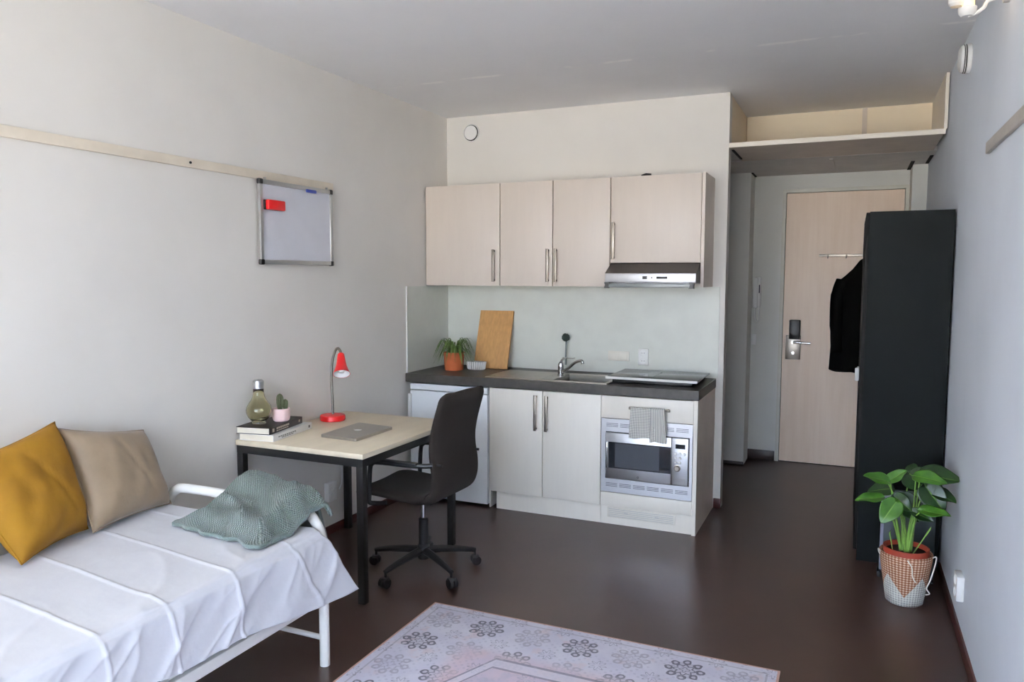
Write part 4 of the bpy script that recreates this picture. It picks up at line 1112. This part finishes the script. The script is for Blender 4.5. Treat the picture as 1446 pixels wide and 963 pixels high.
# intercom and switch in the entrance
t = thing('intercom', 'white intercom handset on the wall beside the entrance door', 'intercom', (-.76, YE, 1.42))
obj('wall_cradle', bx(-.79, -.725, YE-.028, YE, 1.34, 1.6, bev=.008), 'white', t)
b = B(); b.box(-.788, -.748, YE-.055, YE-.028, 1.33, 1.595, bev=.012)
obj('handset', b, 'white', t)
obj('speaker_slot', bx(-.742, -.732, YE-.031, YE-.027, 1.46, 1.53), 'slot', t, 'dark slot')
obj('cord', B().tube(catmull([(-.768, YE-.03, 1.335), (-.765, YE-.03, 1.25), (-.745, YE-.03, 1.215), (-.735, YE-.02, 1.26), (-.738, YE-.02, 1.34)], 8), .007, seg=8), 'white', t)
t = thing('light_switch', 'small white light switch below the intercom', 'switch', (-.775, YE, 1.06))
obj('cover_plate', bx(-.797, -.752, YE-.012, YE, 1.01, 1.105, bev=.004), 'white', t)
obj('rocker', bx(-.79, -.759, YE-.017, YE-.011, 1.02, 1.095, bev=.003), 'white', t)

# socket on the right wall
t = thing('wall_socket', 'white double socket low on the wall beside the plant basket', 'socket', (XR, 3.79, .248))
obj('cover_plate', bx(XR-.03, XR, 3.735, 3.835, .19, .30, bev=.005), 'white', t)
for z in (.218, .272):
    obj('outlet', B().lathe([(.022, 0), (.022, .003), (.018, .003), (.017, .0005), (0, .0005)], M4=Matrix.Translation((XR-.03, 3.785, z)) @ Matrix.Rotation(R(-90), 4, 'Y'), seg=24), 'white', t)

# ------------------------------------------------------------------ plant in a basket
px_, py_ = .286, 4.14
t = thing('plant_basket', 'woven seagrass basket with zigzag band holding the leafy plant', 'basket', (px_, py_, 0))
wall = [(0, .002), (.078, .002), (.084, .006), (.092, .06), (.104, .14), (.115, .215), (.119, .25), (.117, .256), (.112, .25), (.107, .2), (.095, .12), (.084, .05), (.076, .012), (0, .012)]
obj('woven_body', B().lathe(wall, px_, py_, seg=72), 'basket', t, smooth=180)
b = B().tube(catmull([(px_+.112, py_-.04, .25), (px_+.128, py_-.04, .256), (px_+.122, py_-.045, .21), (px_+.105, py_-.05, .14), (px_+.092, py_-.05, .10), (px_+.106, py_-.04, .072), (px_+.09, py_-.035, .062)], 6), .003, seg=8)
obj('handle', b, 'yarnwhite', t, 'white cord handle')
b = B().tube(catmull([(px_-.112, py_-.03, .245), (px_-.124, py_-.035, .262), (px_-.122, py_-.045, .25), (px_-.116, py_-.03, .235)], 6), .003, seg=8)
obj('handle', b, 'yarnwhite', t, 'white cord handle')
b = B(); b.tube(catmull([(px_+.0, py_-.121, .248), (px_+.02, py_-.118, .215), (px_+.025, py_-.112, .17), (px_+.04, py_-.105, .14)], 6), .0028, seg=6)
obj('loose_cord', b, 'yarnwhite', t)
t = thing('potted_plant', 'glossy heart-leaved plant standing in the woven basket', 'plant', (px_, py_, .015), group='potted plants')
obj('pot', B().lathe([(0, .03), (.07, .03), (.076, .06), (.097, .245), (.103, .25), (.103, .278), (.096, .278), (.092, .255), (0, .25)], px_, py_, seg=48), 'plasticpot', t, 'red-brown plastic pot')
obj('soil', B().lathe([(0, .258), (.06, .262), (.092, .256), (.092, .25), (0, .25)], px_, py_, seg=32), 'soil', t)
# leaves: (base x, y, z), (tip x, y, z), width, lift of the sides, dark?, root x offset, root y offset
leaves = [
    ((0.189, 4.060, 0.613), (0.085, 4.020, 0.643), 0.078, 30, 0),
    ((0.196, 4.080, 0.612), (0.265, 4.090, 0.670), 0.062, 35, 0),
    ((0.167, 4.040, 0.535), (0.049, 4.020, 0.522), 0.073, 22, 0),
    ((0.228, 4.030, 0.528), (0.166, 3.980, 0.433), 0.093, 75, 0),
    ((0.303, 4.050, 0.656), (0.428, 4.000, 0.651), 0.082, 35, 0),
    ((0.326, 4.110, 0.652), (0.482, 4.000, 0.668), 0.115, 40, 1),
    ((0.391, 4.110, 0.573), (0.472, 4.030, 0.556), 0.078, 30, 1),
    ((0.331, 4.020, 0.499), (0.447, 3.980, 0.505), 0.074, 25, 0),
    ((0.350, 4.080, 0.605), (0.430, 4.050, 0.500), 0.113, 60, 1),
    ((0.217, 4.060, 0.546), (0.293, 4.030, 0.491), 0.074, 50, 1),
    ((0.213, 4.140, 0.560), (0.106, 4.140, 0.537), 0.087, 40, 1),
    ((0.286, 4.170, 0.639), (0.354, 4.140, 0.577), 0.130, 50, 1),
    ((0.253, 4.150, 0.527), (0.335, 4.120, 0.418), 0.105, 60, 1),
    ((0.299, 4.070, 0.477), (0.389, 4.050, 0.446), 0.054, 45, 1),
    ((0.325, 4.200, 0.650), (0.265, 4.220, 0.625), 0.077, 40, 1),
]
for i, (bs, tp, w_, tilt, dk) in enumerate(leaves):
    ox, oy = ((.03, .02), (-.03, -.01), (-.02, .02), (.0, -.03), (.025, -.01))[i % 5]
    ox = .6*ox+.10*(bs[0]-px_)
    lift = .25
    bs, tp = Vector(bs), Vector(tp); ax_ = tp-bs; L = ax_.length*1.04; ax_.normalize()
    want = Vector((-.07*math.sin(R(tilt)), -math.sin(R(tilt)), math.cos(R(tilt))))      # the way the blade faces
    nn = (want-ax_*want.dot(ax_)).normalized(); side = ax_.cross(nn).normalized()
    def lf(u, v, bs=bs, ax_=ax_, side=side, nn=nn, L=L, w_=w_, lift=lift, i=i):
        s_ = (u-.5)*2
        ww = w_*.5*(math.sin(PI*min(1, v**.62))**.75*1.05+.02)*(1 if v < 1 else 0)
        back = -.10*L*(abs(s_)**1.5)*math.exp(-(v/.18)**2)
        p = bs+ax_*(L*v+back)+side*(s_*ww)+nn*(abs(s_)*ww*lift-.06*L*v*v+.004*math.sin(v*9+i)*abs(s_))
        p.x = min(p.x, XR-.008)
        return p
    b = B(); b.shell(lf, .0006, 14, 20)
    lo = obj('leaf', b, 'leafshade' if dk else 'leaf', t, 'leaf with shade put into its dark green' if dk else 'bright green leaf', smooth=180)
    root = Vector((px_+ox*.9, py_+oy*.6-.01, .262))
    mid = root.lerp(bs, .55)+Vector((ox*.25, 0, .045))
    obj('stem', B().tube(catmull([root, root.lerp(mid, .5)+Vector((0, 0, .012)), mid, bs+ax_*.004], 6), [.0085-.0055*min(1, k/12) for k in range(19)], seg=8), 'stem', lo, smooth=180)
for j, (a, c) in enumerate((((.31, 4.08, .262), (.372, 4.0, .42)), ((.225, 4.08, .262), (.205, 4.03, .37)))):
    a, c = Vector(a), Vector(c)
    obj('shoot', B().tube([a, a.lerp(c, .5), c, c+Vector((.004, 0, .012))], [.003, .0025, .004, .001], seg=8), 'stem', t, 'rolled new leaf', smooth=180)

# ------------------------------------------------------------------ light, world, camera
w = bpy.data.worlds.new('sky'); bpy.context.scene.world = w; w.use_nodes = True
nt = w.node_tree; nt.nodes.clear()
out = nt.nodes.new('ShaderNodeOutputWorld'); bg = nt.nodes.new('ShaderNodeBackground'); nt.links.new(bg.outputs[0], out.inputs[0])
tc = nt.nodes.new('ShaderNodeTexCoord'); sp = nt.nodes.new('ShaderNodeSeparateXYZ'); nt.links.new(tc.outputs['Generated'], sp.inputs[0])
mr = nt.nodes.new('ShaderNodeMapRange'); mr.inputs[1].default_value = -.12; mr.inputs[2].default_value = .12; nt.links.new(sp.outputs[2], mr.inputs[0])
mx = nt.nodes.new('ShaderNodeMix'); mx.data_type = 'RGBA'; nt.links.new(mr.outputs[0], mx.inputs[0])
mx.inputs[6].default_value = (1.75, 1.67, 1.53, 1); mx.inputs[7].default_value = (.74, .91, 1.22, 1)
nt.links.new(mx.outputs[2], bg.inputs[0]); bg.inputs[1].default_value = 8.5
la = bpy.data.lights.new('window_daylight', 'AREA'); la.shape = 'RECTANGLE'; la.size = wx1-wx0; la.size_y = wz1-wz0
la.cycles.is_portal = True
lo = bpy.data.objects.new('window_daylight', la); C.objects.link(lo)
lo.location = ((wx0+wx1)/2, YW-.12, (wz0+wz1)/2); lo.rotation_euler = (R(90), 0, 0)     # looks along +Y, into the room
pl = bpy.data.lights.new('wall_lamp_light', 'POINT'); pl.energy = .3; pl.color = (1, .72, .42); pl.shadow_soft_size = .06
po = bpy.data.objects.new('wall_lamp_light', pl); C.objects.link(po); po.location = (.357, 3.352, 2.68)

Rm = ((0.914, 0.036, -0.405), (0.406, -0.076, 0.911), (0.002, -0.996, -0.084))
vx = Vector((2439., 96.5, -1080.)).normalized(); vy = Vector((482., -90.5, 1080.)).normalized()
vx = (vx-vy*vx.dot(vy)).normalized(); vz = vx.cross(vy)
right = Vector((vx.x, vy.x, vz.x)); down = Vector((vx.y, vy.y, vz.y)); fwd = Vector((vx.z, vy.z, vz.z))
cam = bpy.data.cameras.new('camera'); co = bpy.data.objects.new('camera', cam); C.objects.link(co)
m4 = Matrix((right, -down, -fwd)).transposed().to_4x4(); m4.translation = (0, 0, 1.6)
co.matrix_world = m4
cam.sensor_width = 36.; cam.lens = 36.*1080./1446.; cam.clip_start = .05
sc = bpy.context.scene; sc.camera = co
sc.view_settings.view_transform = 'Standard'; sc.view_settings.look = 'None'
sc.view_settings.exposure = 0.43; sc.view_settings.gamma = 1.; sc.view_settings.use_curve_mapping = False
sc.cycles.use_denoising = True
sc.cycles.max_bounces = 10; sc.cycles.diffuse_bounces = 6; sc.cycles.sample_clamp_indirect = 6.
